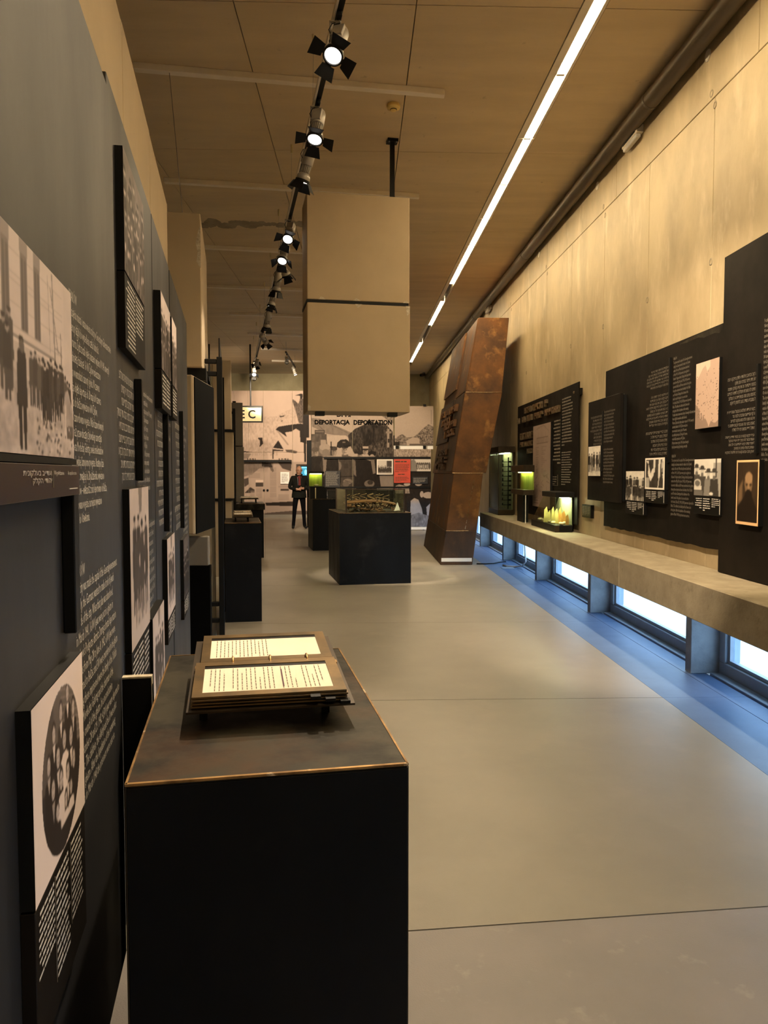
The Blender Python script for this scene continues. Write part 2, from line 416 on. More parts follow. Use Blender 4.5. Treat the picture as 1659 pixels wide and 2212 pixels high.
# floor: cast slabs with joints, the first joint runs a little askew
def askew(x): return 2.465 + 0.082 * x
fl = Thing('floor', kind='structure')
fj = [-2.6, None, 5.08, 7.75, 10.4, 13.1, 15.8, 18.5, 21.2, 23.9, 26.6, 29.5]
for i in range(len(fj) - 1):
    x0, x1 = -5.6, 2.062
    ya = (askew(x0), askew(x1)) if fj[i] is None else (fj[i], fj[i])
    yb = (askew(x0), askew(x1)) if fj[i + 1] is None else (fj[i + 1], fj[i + 1])
    gp = 0.0035 if i < 3 else 0.002
    g = G().hexa([(x0, ya[0] + gp, -0.08), (x1, ya[1] + gp, -0.08), (x1, yb[1] - gp, -0.08), (x0, yb[0] - gp, -0.08),
                  (x0, ya[0] + gp, 0), (x1, ya[1] + gp, 0), (x1, yb[1] - gp, 0), (x0, yb[0] - gp, 0)])
    fl.part('floor_slab', g, 'floor_resin_grey' if i == 0 else 'floor_resin')
fl.part('subfloor', G().box(-5.7, 2.9, -2.8, 29.7, -0.2, -0.08), 'black_paint')
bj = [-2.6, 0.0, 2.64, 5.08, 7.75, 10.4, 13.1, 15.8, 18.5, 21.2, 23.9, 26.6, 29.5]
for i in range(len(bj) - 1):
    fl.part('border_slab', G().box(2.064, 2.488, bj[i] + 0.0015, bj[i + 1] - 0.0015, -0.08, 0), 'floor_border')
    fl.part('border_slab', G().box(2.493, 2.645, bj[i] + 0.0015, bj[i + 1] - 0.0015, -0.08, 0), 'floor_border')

# ceiling: sloping slabs
ce = Thing('ceiling', o=(0, 0, 4.79), kind='structure')
cx = [(-5.6, -4.83), (-4.83, -3.52), (-3.52, -2.21), (-2.21, -0.90), (-0.90, 0.41), (0.41, 1.60), (1.78, 2.66)]
cy = [-2.7, 0.1, 2.88, 5.66, 8.29, 11.1, 13.88, 16.84, 19.6, 22.4, 25.2, 28.0, 29.6]
for (x0, x1) in cx:
    for j in range(len(cy) - 1):
        y0, y1 = cy[j] + GAP, cy[j + 1] - GAP; a, b = x0 + GAP, x1 - GAP
        ce.part('ceiling_panel', G().hexa([(a, y0, ceil_z(y0)), (b, y0, ceil_z(y0)), (b, y1, ceil_z(y1)), (a, y1, ceil_z(y1)),
                 (a, y0, ceil_z(y0) + .1), (b, y0, ceil_z(y0) + .1), (b, y1, ceil_z(y1) + .1), (a, y1, ceil_z(y1) + .1)]), 'ceiling_concrete')
y0, y1 = -2.8, 29.8
ce.part('ceiling_deck', G().hexa([(-5.7, y0, ceil_z(y0) + .10), (2.9, y0, ceil_z(y0) + .10), (2.9, y1, ceil_z(y1) + .10), (-5.7, y1, ceil_z(y1) + .10),
        (-5.7, y0, ceil_z(y0) + .3), (2.9, y0, ceil_z(y0) + .3), (2.9, y1, ceil_z(y1) + .3), (-5.7, y1, ceil_z(y1) + .3)]), 'rust_dark')
# ragged patch of spalled concrete across the ceiling
rnd = random.Random(5)
g = G(); sp = [(-2.35 + k * 0.055, 10.86 + 0.05 * math.sin(k * .9) + rnd.uniform(-.05, .05)) for k in range(34)]
for k, (x, y) in enumerate(sp):
    r = rnd.uniform(.03, .085)
    pts = [(x + r * (1 + .4 * rnd.random()) * math.cos(t), y + r * 1.5 * (1 + .5 * rnd.random()) * math.sin(t), ceil_z(y) - 0.003) for t in [i * math.pi / 3.5 for i in range(7)]]
    g.prism(pts, (0, 0, 0.004))
ce.part('spalled_patch', g, 'shelf_concrete', kind='stuff')

# right wall: formwork panels in two rows, tie holes on the joints
wr = Thing('wall_right', o=(WX, 0, 0.56), kind='structure')
def wall_hex(y0, y1, za, zb, x0=WX, x1=2.9):
    y0 += 0.003; y1 -= 0.003
    return G().hexa([(x0, y0, za(y0) + .003), (x1, y0, za(y0) + .003), (x1, y1, za(y1) + .003), (x0, y1, za(y1) + .003),
                     (x0, y0, zb(y0) - .003), (x1, y0, zb(y0) - .003), (x1, y1, zb(y1) - .003), (x0, y1, zb(y1) - .003)])
yl = [-2.6] + [-1.93 + 1.286 * k for k in range(25)]; yl = [y for y in yl if y < 29.0] + [29.5]
for i in range(len(yl) - 1):
    wr.part('concrete_panel', wall_hex(yl[i], yl[i + 1], lambda y: 0.56, line_z), 'wall_concrete', bevel=0.003)
yu = [-2.6, -0.52, 2.32, 5.16, 8.0, 10.94, 13.75, 16.6, 19.4, 22.3, 25.1, 27.9, 29.5]
for i in range(len(yu) - 1):
    wr.part('concrete_panel', wall_hex(yu[i], yu[i + 1], line_z, lambda y: ceil_z(y) + .05), 'wall_concrete', bevel=0.003)
wr.part('wall_core', G().box(2.68, 2.95, -2.8, 29.7, 0.58, 5.5), 'shelf_concrete')
MX = Matrix.Rotation(math.radians(-90), 4, 'Y')
hole = G().lathe([(0.028, -0.004), (0.028, 0.002), (0.019, 0.003), (0.015, -0.006), (0.006, -0.006)], n=14, M=MX).mesh('tie_hole', 'shelf_concrete', smooth=True)
for k, y in enumerate(yl[1:-1]):
    if y > 2:
        wr.inst('tie_hole', hole, (WX, y + 0.012, 3.13))
        if k % 2 == 0:
            for dz, dy in ((0.05, 0.06), (-0.06, 0.0)): wr.inst('tie_hole', hole, (WX, y + dy, line_z(y) + dz))

# concrete ledge and what is under it
sh = Thing('wall_ledge', o=(2.2, 0, 0.56), kind='structure')
for a, b in ((-2.6, 6.4), (6.4, 13.98)):
    sh.part('ledge_slab', G().box(2.2, 2.66, a + .002, b - .002, 0.56, 0.81), 'shelf_concrete', bevel=0.006)
fins = [-1.96 + 2.55 * k for k in range(13)]
for y in fins:
    if y < 29: sh.part('concrete_fin', G().box(2.52, 2.86, y + .0, y + .10, 0.0, 0.56), 'fin_concrete', bevel=0.004)
n = 0
for i in range(len(fins) - 1):
    ya, yb = fins[i] + .10, fins[i + 1]
    if yb > 29.4: break
    n += 1
    w = Thing('window_%d' % n, o=(2.8, (ya + yb) / 2, 0), kind='structure')
    w.part('frame_rail', G().box(2.74, 2.86, ya, yb, -0.02, 0.10), 'window_alu', bevel=.004)
    w.part('frame_rail', G().box(2.74, 2.86, ya, yb, 0.53, 0.60), 'window_alu', bevel=.004)
    for a, b in ((ya, ya + .07), (yb - .09, yb)):
        w.part('frame_stile', G().box(2.74, 2.86, a, b, .10, .53), 'window_alu', bevel=.004)
    w.part('sash', G().box(2.765, 2.80, ya + .07, yb - .09, .10, .125).box(2.765, 2.80, ya + .07, ya + .10, .125, .53).box(2.765, 2.80, yb - .12, yb - .09, .125, .53), 'window_alu')
    w.part('window_sill', G().box(2.66, 2.74, ya + .02, yb - .02, -0.03, 0.012), 'window_alu', bevel=.003)
    w.part('pane', G().box(2.79, 2.80, ya + .10, yb - .12, .12, .53), 'window_glass')
solo('ground', G().box(2.95, 30, -20, 50, -0.4, -0.25), 'gravel', kind='structure', o=(2.95, 0, -0.4))

# the other walls
wb = Thing('wall_back', o=(0, 29.5, 0), kind='structure')
for (x0, x1) in ((-5.6, -2.9), (-2.9, -0.2), (-0.2, 2.66)):
    for (z0, z1) in ((0, 2.0), (2.0, 4.3), (4.3, 5.6)):
        wb.part('concrete_panel', G().box(x0 + .003, x1 - .003, 29.5, 29.75, z0 + .003, z1 - .003), 'back_concrete')
wb.part('wall_core', G().box(-5.7, 2.9, 29.52, 29.8, 0, 5.7), 'shelf_concrete')
wl = Thing('wall_left', o=(-5.6, 0, 0), kind='structure')
for k in range(12):
    wl.part('concrete_panel', G().box(-5.85, -5.6, -2.6 + k * 2.675 + .003, -2.6 + (k + 1) * 2.675 - .003, 0, 5.6), 'back_concrete')
wf = Thing('wall_rear', o=(0, -2.6, 0), kind='structure')
for k in range(3):
    wf.part('concrete_panel', G().box(-5.6 + k * 2.755 + .003, -5.6 + (k + 1) * 2.755 - .003, -2.85, -2.6, 0, 5.2), 'back_concrete')

# heating pipe in the corner, with clips
pp = Thing('heating_pipe', 'thick brown pipe running along the ceiling edge of the right wall', 'pipe', o=(2.53, 5, ceil_z(5)))
pp.part('pipe_run', G().tube([(2.565, -2.5, ceil_z(-2.5) - .10), (2.565, 12, ceil_z(12) - .10), (2.565, 29.4, ceil_z(29.4) - .10)], 0.080, 24), 'pipe_paint', smooth=True)
for y in (1.5, 6.8, 11.9, 17.0, 22.1, 27.2):
    pp.part('pipe_clip', G().tube([(2.565, y, ceil_z(y) - .10), (2.565, y + .03, ceil_z(y) - .10)], 0.084, 24).box(2.56, 2.57, y + .005, y + .025, ceil_z(y) - .05, ceil_z(y) + .01), 'pipe_paint')
# ceiling light trough with fluorescent tubes
tr = Thing('light_trough', 'pale metal trough running the length of the ceiling with bright tubes', 'light', o=(1.69, 5, ceil_z(5)))
def ramp_box(x0, x1, y0, y1, d0, d1):
    return G().hexa([(x0, y0, ceil_z(y0) + d0), (x1, y0, ceil_z(y0) + d0), (x1, y1, ceil_z(y1) + d0), (x0, y1, ceil_z(y1) + d0),
                     (x0, y0, ceil_z(y0) + d1), (x1, y0, ceil_z(y0) + d1), (x1, y1, ceil_z(y1) + d1), (x0, y1, ceil_z(y1) + d1)])
for k in range(11):
    a, b = -2.5 + 2.6 * k, -2.5 + 2.6 * (k + 1)
    tr.part('trough_flange', ramp_box(1.603, 1.668, a + .004, b - .004, -0.006, 0.02), 'bar_white')
    tr.part('trough_flange', ramp_box(1.752, 1.777, a + .004, b - .004, -0.006, 0.02), 'bar_white')
    tr.part('trough_tray', ramp_box(1.662, 1.758, a, b, 0.066, 0.074), 'pipe_paint')
    tr.part('trough_side', ramp_box(1.662, 1.667, a + .004, b - .004, 0.018, 0.066), 'bar_white'); tr.part('trough_side', ramp_box(1.753, 1.758, a + .004, b - .004, 0.018, 0.066), 'bar_white')
yy = [(-1.2 + 1.3 * k, -1.2 + 1.3 * (k + 1)) for k in range(12)] + [(15.9, 17.35), (17.35, 18.8), (21.5, 22.95), (22.95, 24.4), (24.4, 25.85)]
for a, b in yy:
    t = tr.part('lamp_tube', ramp_box(1.674, 1.746, a + .055, b - .012, 0.006, 0.034), 'tube_light')
    tr.part('lamp_end', ramp_box(1.676, 1.744, a + .012, a + .05, 0.002, 0.064), 'white_plastic')

# white bars across the ceiling (square to the left row)
prev = None
bars = [(6.55, -1.86, 0.752), (9.14, -2.27, 0.73)] + [(9.14 + 2.72 * k, -2.9, 0.75) for k in range(1, 7)]
names = ['closest to the camera', 'second from the camera', 'third from the camera', 'fourth from the camera', 'fifth from the camera', 'third from the far wall', 'second from the far wall', 'closest to the far wall']
for i, (y, x0, x1) in enumerate(bars):
    s_ = math.tan(math.radians(8.2))
    yb = y + s_ * (x1 - x0); w_ = 0.035
    g = G().hexa([(x0, y - w_, ceil_z(y) - .055), (x1, yb - w_, ceil_z(yb) - .055), (x1, yb + w_, ceil_z(yb) - .055), (x0, y + w_, ceil_z(y) - .055),
                  (x0, y - w_, ceil_z(y)), (x1, yb - w_, ceil_z(yb)), (x1, yb + w_, ceil_z(yb)), (x0, y + w_, ceil_z(y))])
    solo('ceiling_bar', g, 'bar_white', 'long white bar fixed across the ceiling, ' + names[i], 'ceiling bar', o=(x0, y, ceil_z(y)), group='white bars across the ceiling', bevel=.004)

# small ceiling and wall fittings
z = ceil_z(7.2)
sd = Thing('smoke_detector', 'round yellowed smoke detector on the ceiling beside the hung box rod', 'smoke detector', o=(0.312, 7.2, z))
sd.part('base', G().lathe([(.055, -.012), (.055, 0)], c=(0.312, 7.2, z), n=24), 'yellow_plastic', smooth=False)
sd.part('chamber', G().lathe([(.024, -.062), (.028, -.058), (.030, -.048), (.058, -.042), (.062, -.034), (.062, -.016), (.055, -.012)], c=(0.312, 7.2, z), n=24), 'yellow_plastic', smooth=True)
sd.part('vent_ring', G().lathe([(.0315, -.055), (.0315, -.047)], c=(0.312, 7.2, z), n=20), 'rust_dark')
for (y, zz, where) in ((5.917, 4.712, 'above the tall black panel'), (8.638, 4.736, 'between the two wall lamps'), (11.425, 4.765, 'nearest the leaning rust slab')):
    solo('wall_disc', G().lathe([(.045, -.008), (.045, .002), (.040, .005)], c=(WX - .004, y, zz), n=24, M=MX), 'bar_white', 'round grey cover disc high on the concrete wall, ' + where, 'cover disc', o=(WX, y, zz), group='cover discs on the wall')
for (y0, y1, where) in ((7.24, 7.64, 'nearer the camera'), (15.5, 15.9, 'behind the leaning rust slab')):
    t = Thing('wall_lamp', 'small emergency lamp under the ceiling pipe, ' + where, 'emergency lamp', o=(WX, (y0 + y1) / 2, 4.74), group='emergency lamps')
    zt = line_z(y0) + .40
    t.part('body', G().box(2.585, WX, y0, y1, zt - .05, zt + .03), 'bar_white', bevel=.008)
    t.part('diffuser', G().box(2.59, WX - .02, y0 + .02, y1 - .02, zt - .085, zt - .048), 'paper_white', bevel=.008)
    t.part('strip', G().box(2.583, 2.587, y0 + .03, y1 - .03, zt - .035, zt - .025), 'black_paint')
cc = Thing('surveillance_camera', 'small dark dome camera on the ceiling in the far corner', 'security camera', o=(2.40, 28.9, ceil_z(28.9)))
cc.part('mount', G().lathe([(.05, -.05), (.05, 0)], c=(2.40, 28.9, ceil_z(28.9)), n=16), 'alu')
cc.part('camera_head', G().tube([(2.28, 28.75, ceil_z(28.9) - .12), (2.42, 28.92, ceil_z(28.9) - .08)], .06, 14), 'pipe_paint', smooth=True)
cc.part('lens', G().tube([(2.262, 28.73, ceil_z(28.9) - .126), (2.285, 28.757, ceil_z(28.9) - .119)], .04, 12), 'black_gloss')
# ================================================================== LEFT ROW (turned frame: v across, u along, z up)
EU, EZ, EV = (0, 1, 0), (0, 0, 1), (1, 0, 0)
# tall beige boards behind the black panels
ub = [-0.7, 0.3, 1.28, 2.27, 3.262, 4.262, 5.345]
where = ['behind the camera', 'beside the camera', 'behind the street photograph panel', 'above the second black panel', 'in the middle of the board row', 'last of the row']
for i in range(2, 6):
    u0, u1 = ub[i] + .005, ub[i + 1] - .005
    bd = Thing('plaster_board', 'tall beige plaster board behind the black panels, ' + where[i], 'board', o=(-.45, (u0 + u1) / 2, 0), frame='L', group='tall plaster boards')
    bd.part('sheet', G().box(-.46, -.42, u0, u1, 0.02, 3.32 - .01 * (i % 2)), 'beige_board', bevel=.003)
    bd.part('foot_rail', G().box(-.455, -.425, u0, u1, 0.0, 0.02), 'black_paint')
    bd.part('chipped_corner', G().prism([(-.4195, u1 - .004, 3.25), (-.4195, u1 - .035, 3.305), (-.4195, u1 - .003, 3.308)], (.001, 0, 0)), 'beige_chip')

def panel(name_label, u0, u1, v, z0, z1, spacers=()):
    t = Thing('information_board', name_label, 'panel', o=(v, (u0 + u1) / 2, z0), frame='L', group='black text panels of the left row')
    t.part('plate', G().box(v - .03, v, u0, u1, z0, z1), 'panel_steel', bevel=.002)
    for (us, zs) in spacers:
        t.part('spacer', G().box(-.42, v - .03, us - .02, us + .02, zs - .035, zs + .035), 'black_paint')
    return t
def letters(t, lines, u, z, w, h, v, mat='letter_white', align='LEFT', res=1, name='lettering'):
    g = G(); text_fit(g, lines, (v + .0012, u, z), EU, EZ, w, h, align=align, res=res)
    return t.part(name, g, mat)
PV = -.30
P1 = panel('near black steel panel with white Polish and English text beside a street photograph', .10, 2.112, PV, .23, 2.49, ((1.4, 2.3), (2.0, 2.3), (1.4, .4), (2.0, .4)))
polish = ['KRAKÓW', 'Po zajęciu miasta i ustanowieniu stolicy w Generalnym Gubernatorstwie', 'Niemcy dążyli do wysiedlenia części ludności.', 'W marcu Żydzi zostali objęci nakazem i wpisem. W 1941 utworzyli',
          'zamkniętą dzielnicę. 16 000 Żydów umieszczono', 'tam w warunkach ciasnoty i głodu. W czerwcu', 'akcja objęła deportacje do 28 maja do 8 czerwca', 'roku do Bełżca wywieziono 6000 Żydów,', '300 zamordowano w getcie. Wśród zamordowanych',
          'był też przewodniczący żydowskiego samorządu', 'i poeta Mordechaj Gebirtig, a wielu intelektualistów', 'z żydowskiej Samopomocy w getcie. Następnej fazie', 'oraz akcji, trwającej do 28 października, wywieziono', '4500 Żydów – większość z nich deportowano do Bełżca,', 'zamordowano w getcie, na miejscu wywieziono', '43 roku do Oświęcimia.']
english = ['KRAKÓW', 'The city was made the capital of the Generalgouvernement.', 'Initially, the Germans wanted to make it rid of Jewish', 'outside of the city. When that plan was abandoned,', 'in March 1941, 16,000 Jews were put in a ghetto in', "Krakow's Podgorze district. During a brutal deportation",
           'actions from May 28 to June 8, 1942, 6,000 Jews were', 'deported to Bełżec and 300 were murdered in the ghetto.', 'Among those imprisoned were the family of the Yiddish', 'poet Mordechai Gebirtig and the chairman of the', 'Jewish council of the ghetto. In a second action', 'On October 28 and 29, 1942, 4,500 Jews were deported to', 'Bełżec. The children, the elderly and the ill were shot', 'in the ghetto. After the liquidation of the remaining', 'ghetto in March 1943 the prisoners were sent on.']
letters(P1, polish, 1.525, 1.425, .49, .455, PV)
letters(P1, english, 1.53, .865, .525, .49, PV)
P1.part('divider_bar', G().box(PV, PV + .022, 1.428, 1.470, 1.245, 1.515), 'black_paint', bevel=.002)
P2 = panel('second black panel with Hebrew and white text around a tall crowd photograph', 2.165, 3.265, -.32, .22, 2.585, ((2.2, 2.22), (3.2, 2.3), (2.3, .5), (3.2, .5)))
letters(P2, hebrew(9, 20, 30, 3), 2.25, 1.50, .36, .33, -.32, align='RIGHT')
letters(P2, polish[1:13], 2.70, 1.46, .50, .37, -.32)
letters(P2, english[0:13], 2.72, .92, .50, .47, -.32)
P2.part('divider_bar', G().box(-.32, -.296, 2.64, 2.685, 1.505, 1.84), 'black_paint', bevel=.002)
P3 = panel('third black panel with two upright photographs side by side at the top', 3.285, 4.12, -.32, .22, 2.585, ((3.4, 2.3), (4.0, 2.3), (3.4, .5), (4.0, .5)))
letters(P3, hebrew(12, 18, 28, 7), 3.33, 1.30, .30, .50, -.32, align='RIGHT')
letters(P3, polish[1:13], 3.70, 1.35, .38, .44, -.32)
letters(P3, english[1:14], 3.76, .92, .34, .42, -.32)
P3.part('divider_bar', G().box(-.32, -.296, 3.655, 3.69, 1.26, 1.87), 'black_paint', bevel=.002)
P4 = panel('fourth black panel, farthest of the left row, with one small dark photograph', 4.17, 5.62, -.32, .22, 2.585, ((4.3, 2.3), (5.2, 2.3), (4.3, .5), (5.2, .5)))
letters(P4, hebrew(12, 18, 28, 9), 4.30, 1.20, .42, .62, -.32, align='RIGHT')
letters(P4, polish[1:13], 4.80, 1.35, .62, .50, -.32)
letters(P4, english[1:14], 4.98, .85, .5, .48, -.32)
P4.part('divider_bar', G().box(-.32, -.296, 4.73, 4.77, 1.20, 1.90), 'black_paint', bevel=.002)

# ---- photographs on the panels
SEP = dict(dark=(0.016, 0.011, 0.009), light=(0.88, 0.74, 0.70), gamma=1.7)
def p_street(w=220, h=130):
    p = Pic(w, h, .80); p.noise(6, 5, .08, 1); rr = random.Random(3)
    p.rect(0, 0, .90, .47, .82); p.noise(9, 8, .10, 2, p.Y < .47)
    for k in range(14): p.line(0, .03 + k * .033, .88, .03 + k * .033, .0012, .72)
    for x in (.05, .20, .352, .487, .598):
        p.rect(x, .0, x + .062, .07, .52); p.rect(x + .004, .07, x + .058, .42, .42); p.rect(x + .012, .09, x + .027, .42, .32); p.rect(x + .036, .09, x + .051, .42, .34); p.rect(x - .006, .42, x + .068, .432, .66)
    p.rect(0, .462, .80, .474, .50); p.rect(0, .474, .80, .49, .88); p.rect(0, .49, .80, .62, .74)
    p.line(.775, .02, .80, .62, .006, .50); p.line(.755, .10, .83, .42, .004, .50); p.line(.86, .30, .87, .66, .004, .45); p.line(.795, .40, .87, .42, .004, .48); p.line(.73, .05, .745, .44, .003, .62)
    gm = p.inside([(0, .64), (.35, .60), (.60, .66), (1, .70), (1, 1), (0, 1)]); p.a[gm] = .70; p.noise(40, 26, .34, 4, gm); p.noise(8, 6, .2, 6, gm)
    for (x, t, hh, ww, c) in ((.36, .40, .33, .055, .22), (.40, .36, .36, .050, .26), (.385, .43, .34, .05, .20), (.565, .50, .26, .036, .26), (.60, .485, .28, .040, .22), (.635, .51, .26, .036, .30)): p.figure(x, t, hh, ww, c, .55, 0, .26)
    for i in range(11):
        x = .675 + .019 * i + rr.uniform(-.008, .008); p.figure(x, .495 + rr.uniform(-.02, .03), .32 - .006 * i, rr.uniform(.036, .046), rr.uniform(.12, .26), rr.uniform(.45, .8), i % 3 == 0, rr.uniform(.12, .2))
    for (x, t) in ((.905, .53), (.93, .55), (.955, .56)): p.figure(x, t, .24, .036, rr.uniform(.18, .3), .55, 1, .25)
    p.poly([(.875, .72), (.90, .62), (.935, .60), (.985, .70), (1, .80), (.90, .83)], .62); p.noise(20, 20, .25, 8, p.inside([(.875, .72), (.90, .62), (.935, .60), (.985, .70), (1, .80), (.90, .83)])); p.rect(.915, .81, .992, .885, .32); p.line(.905, .70, .895, .88, .005, .85); p.line(.985, .88, .998, .97, .004, .85)
    p.figure(.487, .455, .52, .066, .15, .45, 0, .14); p.poly([(.455, .55), (.515, .55), (.528, .78), (.45, .76)], .16); p.ell(.49, .50, .02, .03, .34)
    for k in range(60):
        x, y = rr.uniform(.60, .97), rr.uniform(.80, .985); p.ell(x, y, rr.uniform(.003, .012), rr.uniform(.004, .014), rr.choice([.28, .38, .85]))
    return p.blur(1)
def p_oval(w=150, h=120):
    p = Pic(w, h, .86); p.noise(3, 3, .04, 1)
    m = ((p.X - .52) / .38) ** 2 + ((p.Y - .53) / .46) ** 2 < 1
    a0 = p.a.copy(); p.a[m] = .30
    for k in range(34): p.line(.5, -.1 + k * .045, 1.0, .04 + k * .045, .0035, .46)
    p.rect(0, .0, .36, .55, .24); p.rect(0, .52, 1, 1.1, .12); p.noise(6, 6, .08, 3)
    def head(x, y, s, coat, blouse=None):
        p.poly([(x - .075 * s, y + .105 * s), (x - .03 * s, y + .075 * s), (x + .03 * s, y + .075 * s), (x + .075 * s, y + .105 * s), (x + .10 * s, y + .42 * s), (x - .10 * s, y + .42 * s)], coat)
        if blouse is not None: p.poly([(x - .028 * s, y + .075 * s), (x + .028 * s, y + .075 * s), (x, y + .19 * s)], blouse)
        p.ell(x, y - .012 * s, .040 * s, .066 * s, .13); p.ell(x, y + .006 * s, .031 * s, .054 * s, .64); p.rect(x - .018 * s, y - .006 * s, x - .006 * s, y + .002 * s, .35); p.rect(x + .006 * s, y - .006 * s, x + .018 * s, y + .002 * s, .35); p.rect(x - .010 * s, y + .030 * s, x + .010 * s, y + .036 * s, .38)
    for (x, y, c, b) in ((.50, .20, .16, .8), (.64, .14, .11, .85), (.36, .27, .10, .8), (.76, .27, .10, .7), (.26, .40, .09, .6)): head(x, y, .88, c, b)
    for (x, y, c, b) in ((.56, .38, .84, None), (.70, .42, .10, .8), (.43, .43, .10, .75)): head(x, y, 1.05, c, b)
    for (x, y, c, b) in ((.33, .56, .09, .5), (.48, .58, .80, None), (.62, .60, .12, .7), (.75, .58, .10, None)): head(x, y, 1.0, c, b)
    for (x, y, c) in ((.40, .72, .10), (.57, .74, .84), (.68, .72, .82)): head(x, y, .8, c)
    p.poly([(.2, .86), (.85, .86), (.8, 1), (.25, 1)], .10)
    p.blur(1)
    p.a = np.where(m, p.a, a0)
    return p
def p_crowd(seed, w=64, h=84, rows=3, base=.62, coat=(.08, .3), spots=False, sky=.2, lum=.6):
    p = Pic(w, h, base); r = random.Random(seed); p.noise(5, 6, .25, seed)
    p.rect(0, 0, 1, sky, lum + .2); p.noise(4, 5, .18, seed + 1)
    for j in range(rows):
        n = 5 + j; top = sky - .06 + j * (.78 - sky) / rows
        for i in range(n):
            x = (i + r.uniform(.15, .85)) / n; p.figure(x, top + r.uniform(-.04, .05), .62, .8 / n, r.uniform(*coat), r.uniform(.5, .85), r.random() < .4, r.uniform(.06, .3))
            if spots and r.random() < .8: p.ell(x + r.uniform(-.04, .04), top + r.uniform(.15, .35), .02, .035, .95)
    p.noise(14, 18, .16, seed + 2)
    return p.blur(1)
def p_group(seed, w=64, h=84):        # dark cluster of people, pale sky and ground
    p = Pic(w, h, .80); r = random.Random(seed); p.noise(5, 6, .12, seed)
    p.poly([(.42, 0), (.62, 0), (.58, .16), (.46, .18)], .45)
    for x in (.24, .42, .60, .80): p.figure(x + r.uniform(-.03, .03), .17 + r.uniform(0, .08), .62, .17, r.uniform(.15, .22), .62, r.random() < .6, .2)
    p.poly([(.18, .36), (.82, .30), (.86, .66), (.20, .72)], .22); p.noise(7, 9, .10, seed + 3, p.inside([(.18, .36), (.82, .30), (.86, .66), (.20, .72)]))
    for x, y in ((.45, .48), (.70, .36), (.71, .56)): p.ell(x, y, .025, .045, .85)
    for k in range(9): x = .26 + k * .07; p.line(x, .66, x + r.uniform(-.02, .02), .88, .012, r.choice([.25, .5, .7]))
    return p.blur(1)
def board(label, pic, u0, u1, z0, z1, vf, vb, vm=None, group='photographs on the left panels', cap=None, capmat='panel_steel_dark', seed=1, **rg):
    if vm:
        k_ = vf / vm; u0, u1 = u0 * k_, u1 * k_; z0, z1 = 1.53 + (z0 - 1.53) * k_, 1.53 + (z1 - 1.53) * k_
        if cap: cap = (1.53 + (cap[0] - 1.53) * k_, cap[1])
    t = Thing('photo_board', label, 'photograph', o=(vb, (u0 + u1) / 2, z0), frame='L', group=group)
    t.part('backing', G().box(vb, vf - .0015, u0, u1, z0, z1), 'black_paint')
    kw = dict(SEP); kw.update(rg)
    grid_part(t, 'print', pic.rgb(**kw), (vf, u0, z0), EU, EZ, u1 - u0, z1 - z0)
    if cap:
        zc, cols = cap
        c = t.part('caption_plate', G().box(vb, vf - .001, u0, u1, zc, z0 - .004), capmat, bevel=.001)
        k = len(cols); w = (u1 - u0) * .94 / k; hh = (z0 - zc)
        for i, (nl, fr) in enumerate(cols):
            g = greek(G(), (vf, u0 + (u1 - u0) * .03 + i * w, z0 - .012 - fr * hh), EU, EZ, w * .88, fr * hh, nl, seed=seed + i, align='RIGHT' if i == 0 else 'LEFT', short_last=False)
            t.part('caption_text', g, 'letter_cap', parent=c)
            if i: t.part('caption_rule', G().box(vf, vf + .0004, u0 + (u1 - u0) * .03 + i * w - w * .07, u0 + (u1 - u0) * .03 + i * w - w * .055, z0 - .012 - fr * hh, z0 - .012), 'letter_dim', parent=c)
    return t
b1 = board('large sepia street photograph with standing figures on the near black panel', p_street(), .80, 1.447, 1.556, 1.847, -.28, PV)
ct = Thing('caption_box', 'dark plum caption box below the large street photograph', 'caption', o=(PV, 1.2, 1.49), frame='L')
ct.part('body', G().box(PV, -.272, .86, 1.447, 1.492, 1.543), 'caption_plum', bevel=.001)
ct.part('trim_strip', G().box(PV, -.276, .80, 1.447, 1.5445, 1.5545), 'black_paint')
g = G(); text_fit(g, ['תינוקלעב ביידעו', 'קלקה ידוהי'], (-.2712, 1.075, 1.513), EU, EZ, .16, .022, align='RIGHT'); ct.part('caption_text', g, 'letter_cap')
g = G(); text_fit(g, ['Wypędzanie'], (-.2712, 1.250, 1.525), EU, EZ, .070, .009); ct.part('caption_text', g, 'letter_cap')
g = G(); text_fit(g, ['An expulsion scene'], (-.2712, 1.350, 1.525), EU, EZ, .070, .009); ct.part('caption_text', g, 'letter_cap')
ct.part('caption_rule', G().box(-.272, -.2708, 1.243, 1.2445, 1.508, 1.534), 'letter_dim')
ct.part('caption_rule', G().box(-.272, -.2708, 1.36, 1.425, 1.503, 1.5045), 'letter_cap')
b2 = board('oval family group portrait on a pale board at the bottom of the near panel', p_oval(), 1.04, 1.375, .958, 1.224, -.279, PV, vm=-.26, cap=(.745, [(9, .44), (13, .74), (12, .62)]), seed=11)
b3 = board('tall crowd photograph with bright spots at the top of the second panel', p_crowd(21, rows=4, coat=(.12, .34), spots=True, sky=.18, base=.45, lum=.2), 2.235, 2.715, 2.09, 2.425, -.297, -.32, vm=-.29, cap=(1.878, [(15, .90), (9, .55)]), seed=21)
b4 = board('light photograph of a dark cluster of people in the middle of the second panel', p_group(31), 2.172, 2.635, 1.036, 1.486, -.300, -.32, vm=-.28, cap=(.86, [(8, .75), (9, .85), (7, .7)]), seed=31)
b5 = board('low photograph standing out beside the plinth edge at the foot of the second panel', p_group(35), 2.425, 2.805, .75, 1.08, -.290, -.32, vm=-.25)
b6 = board('upright photograph at the top left of the third panel', p_crowd(41, rows=3, base=.6, sky=.3), 3.31, 3.775, 1.965, 2.284, -.29, -.32, cap=(1.80, [(8, .8), (8, .8)]), seed=41)
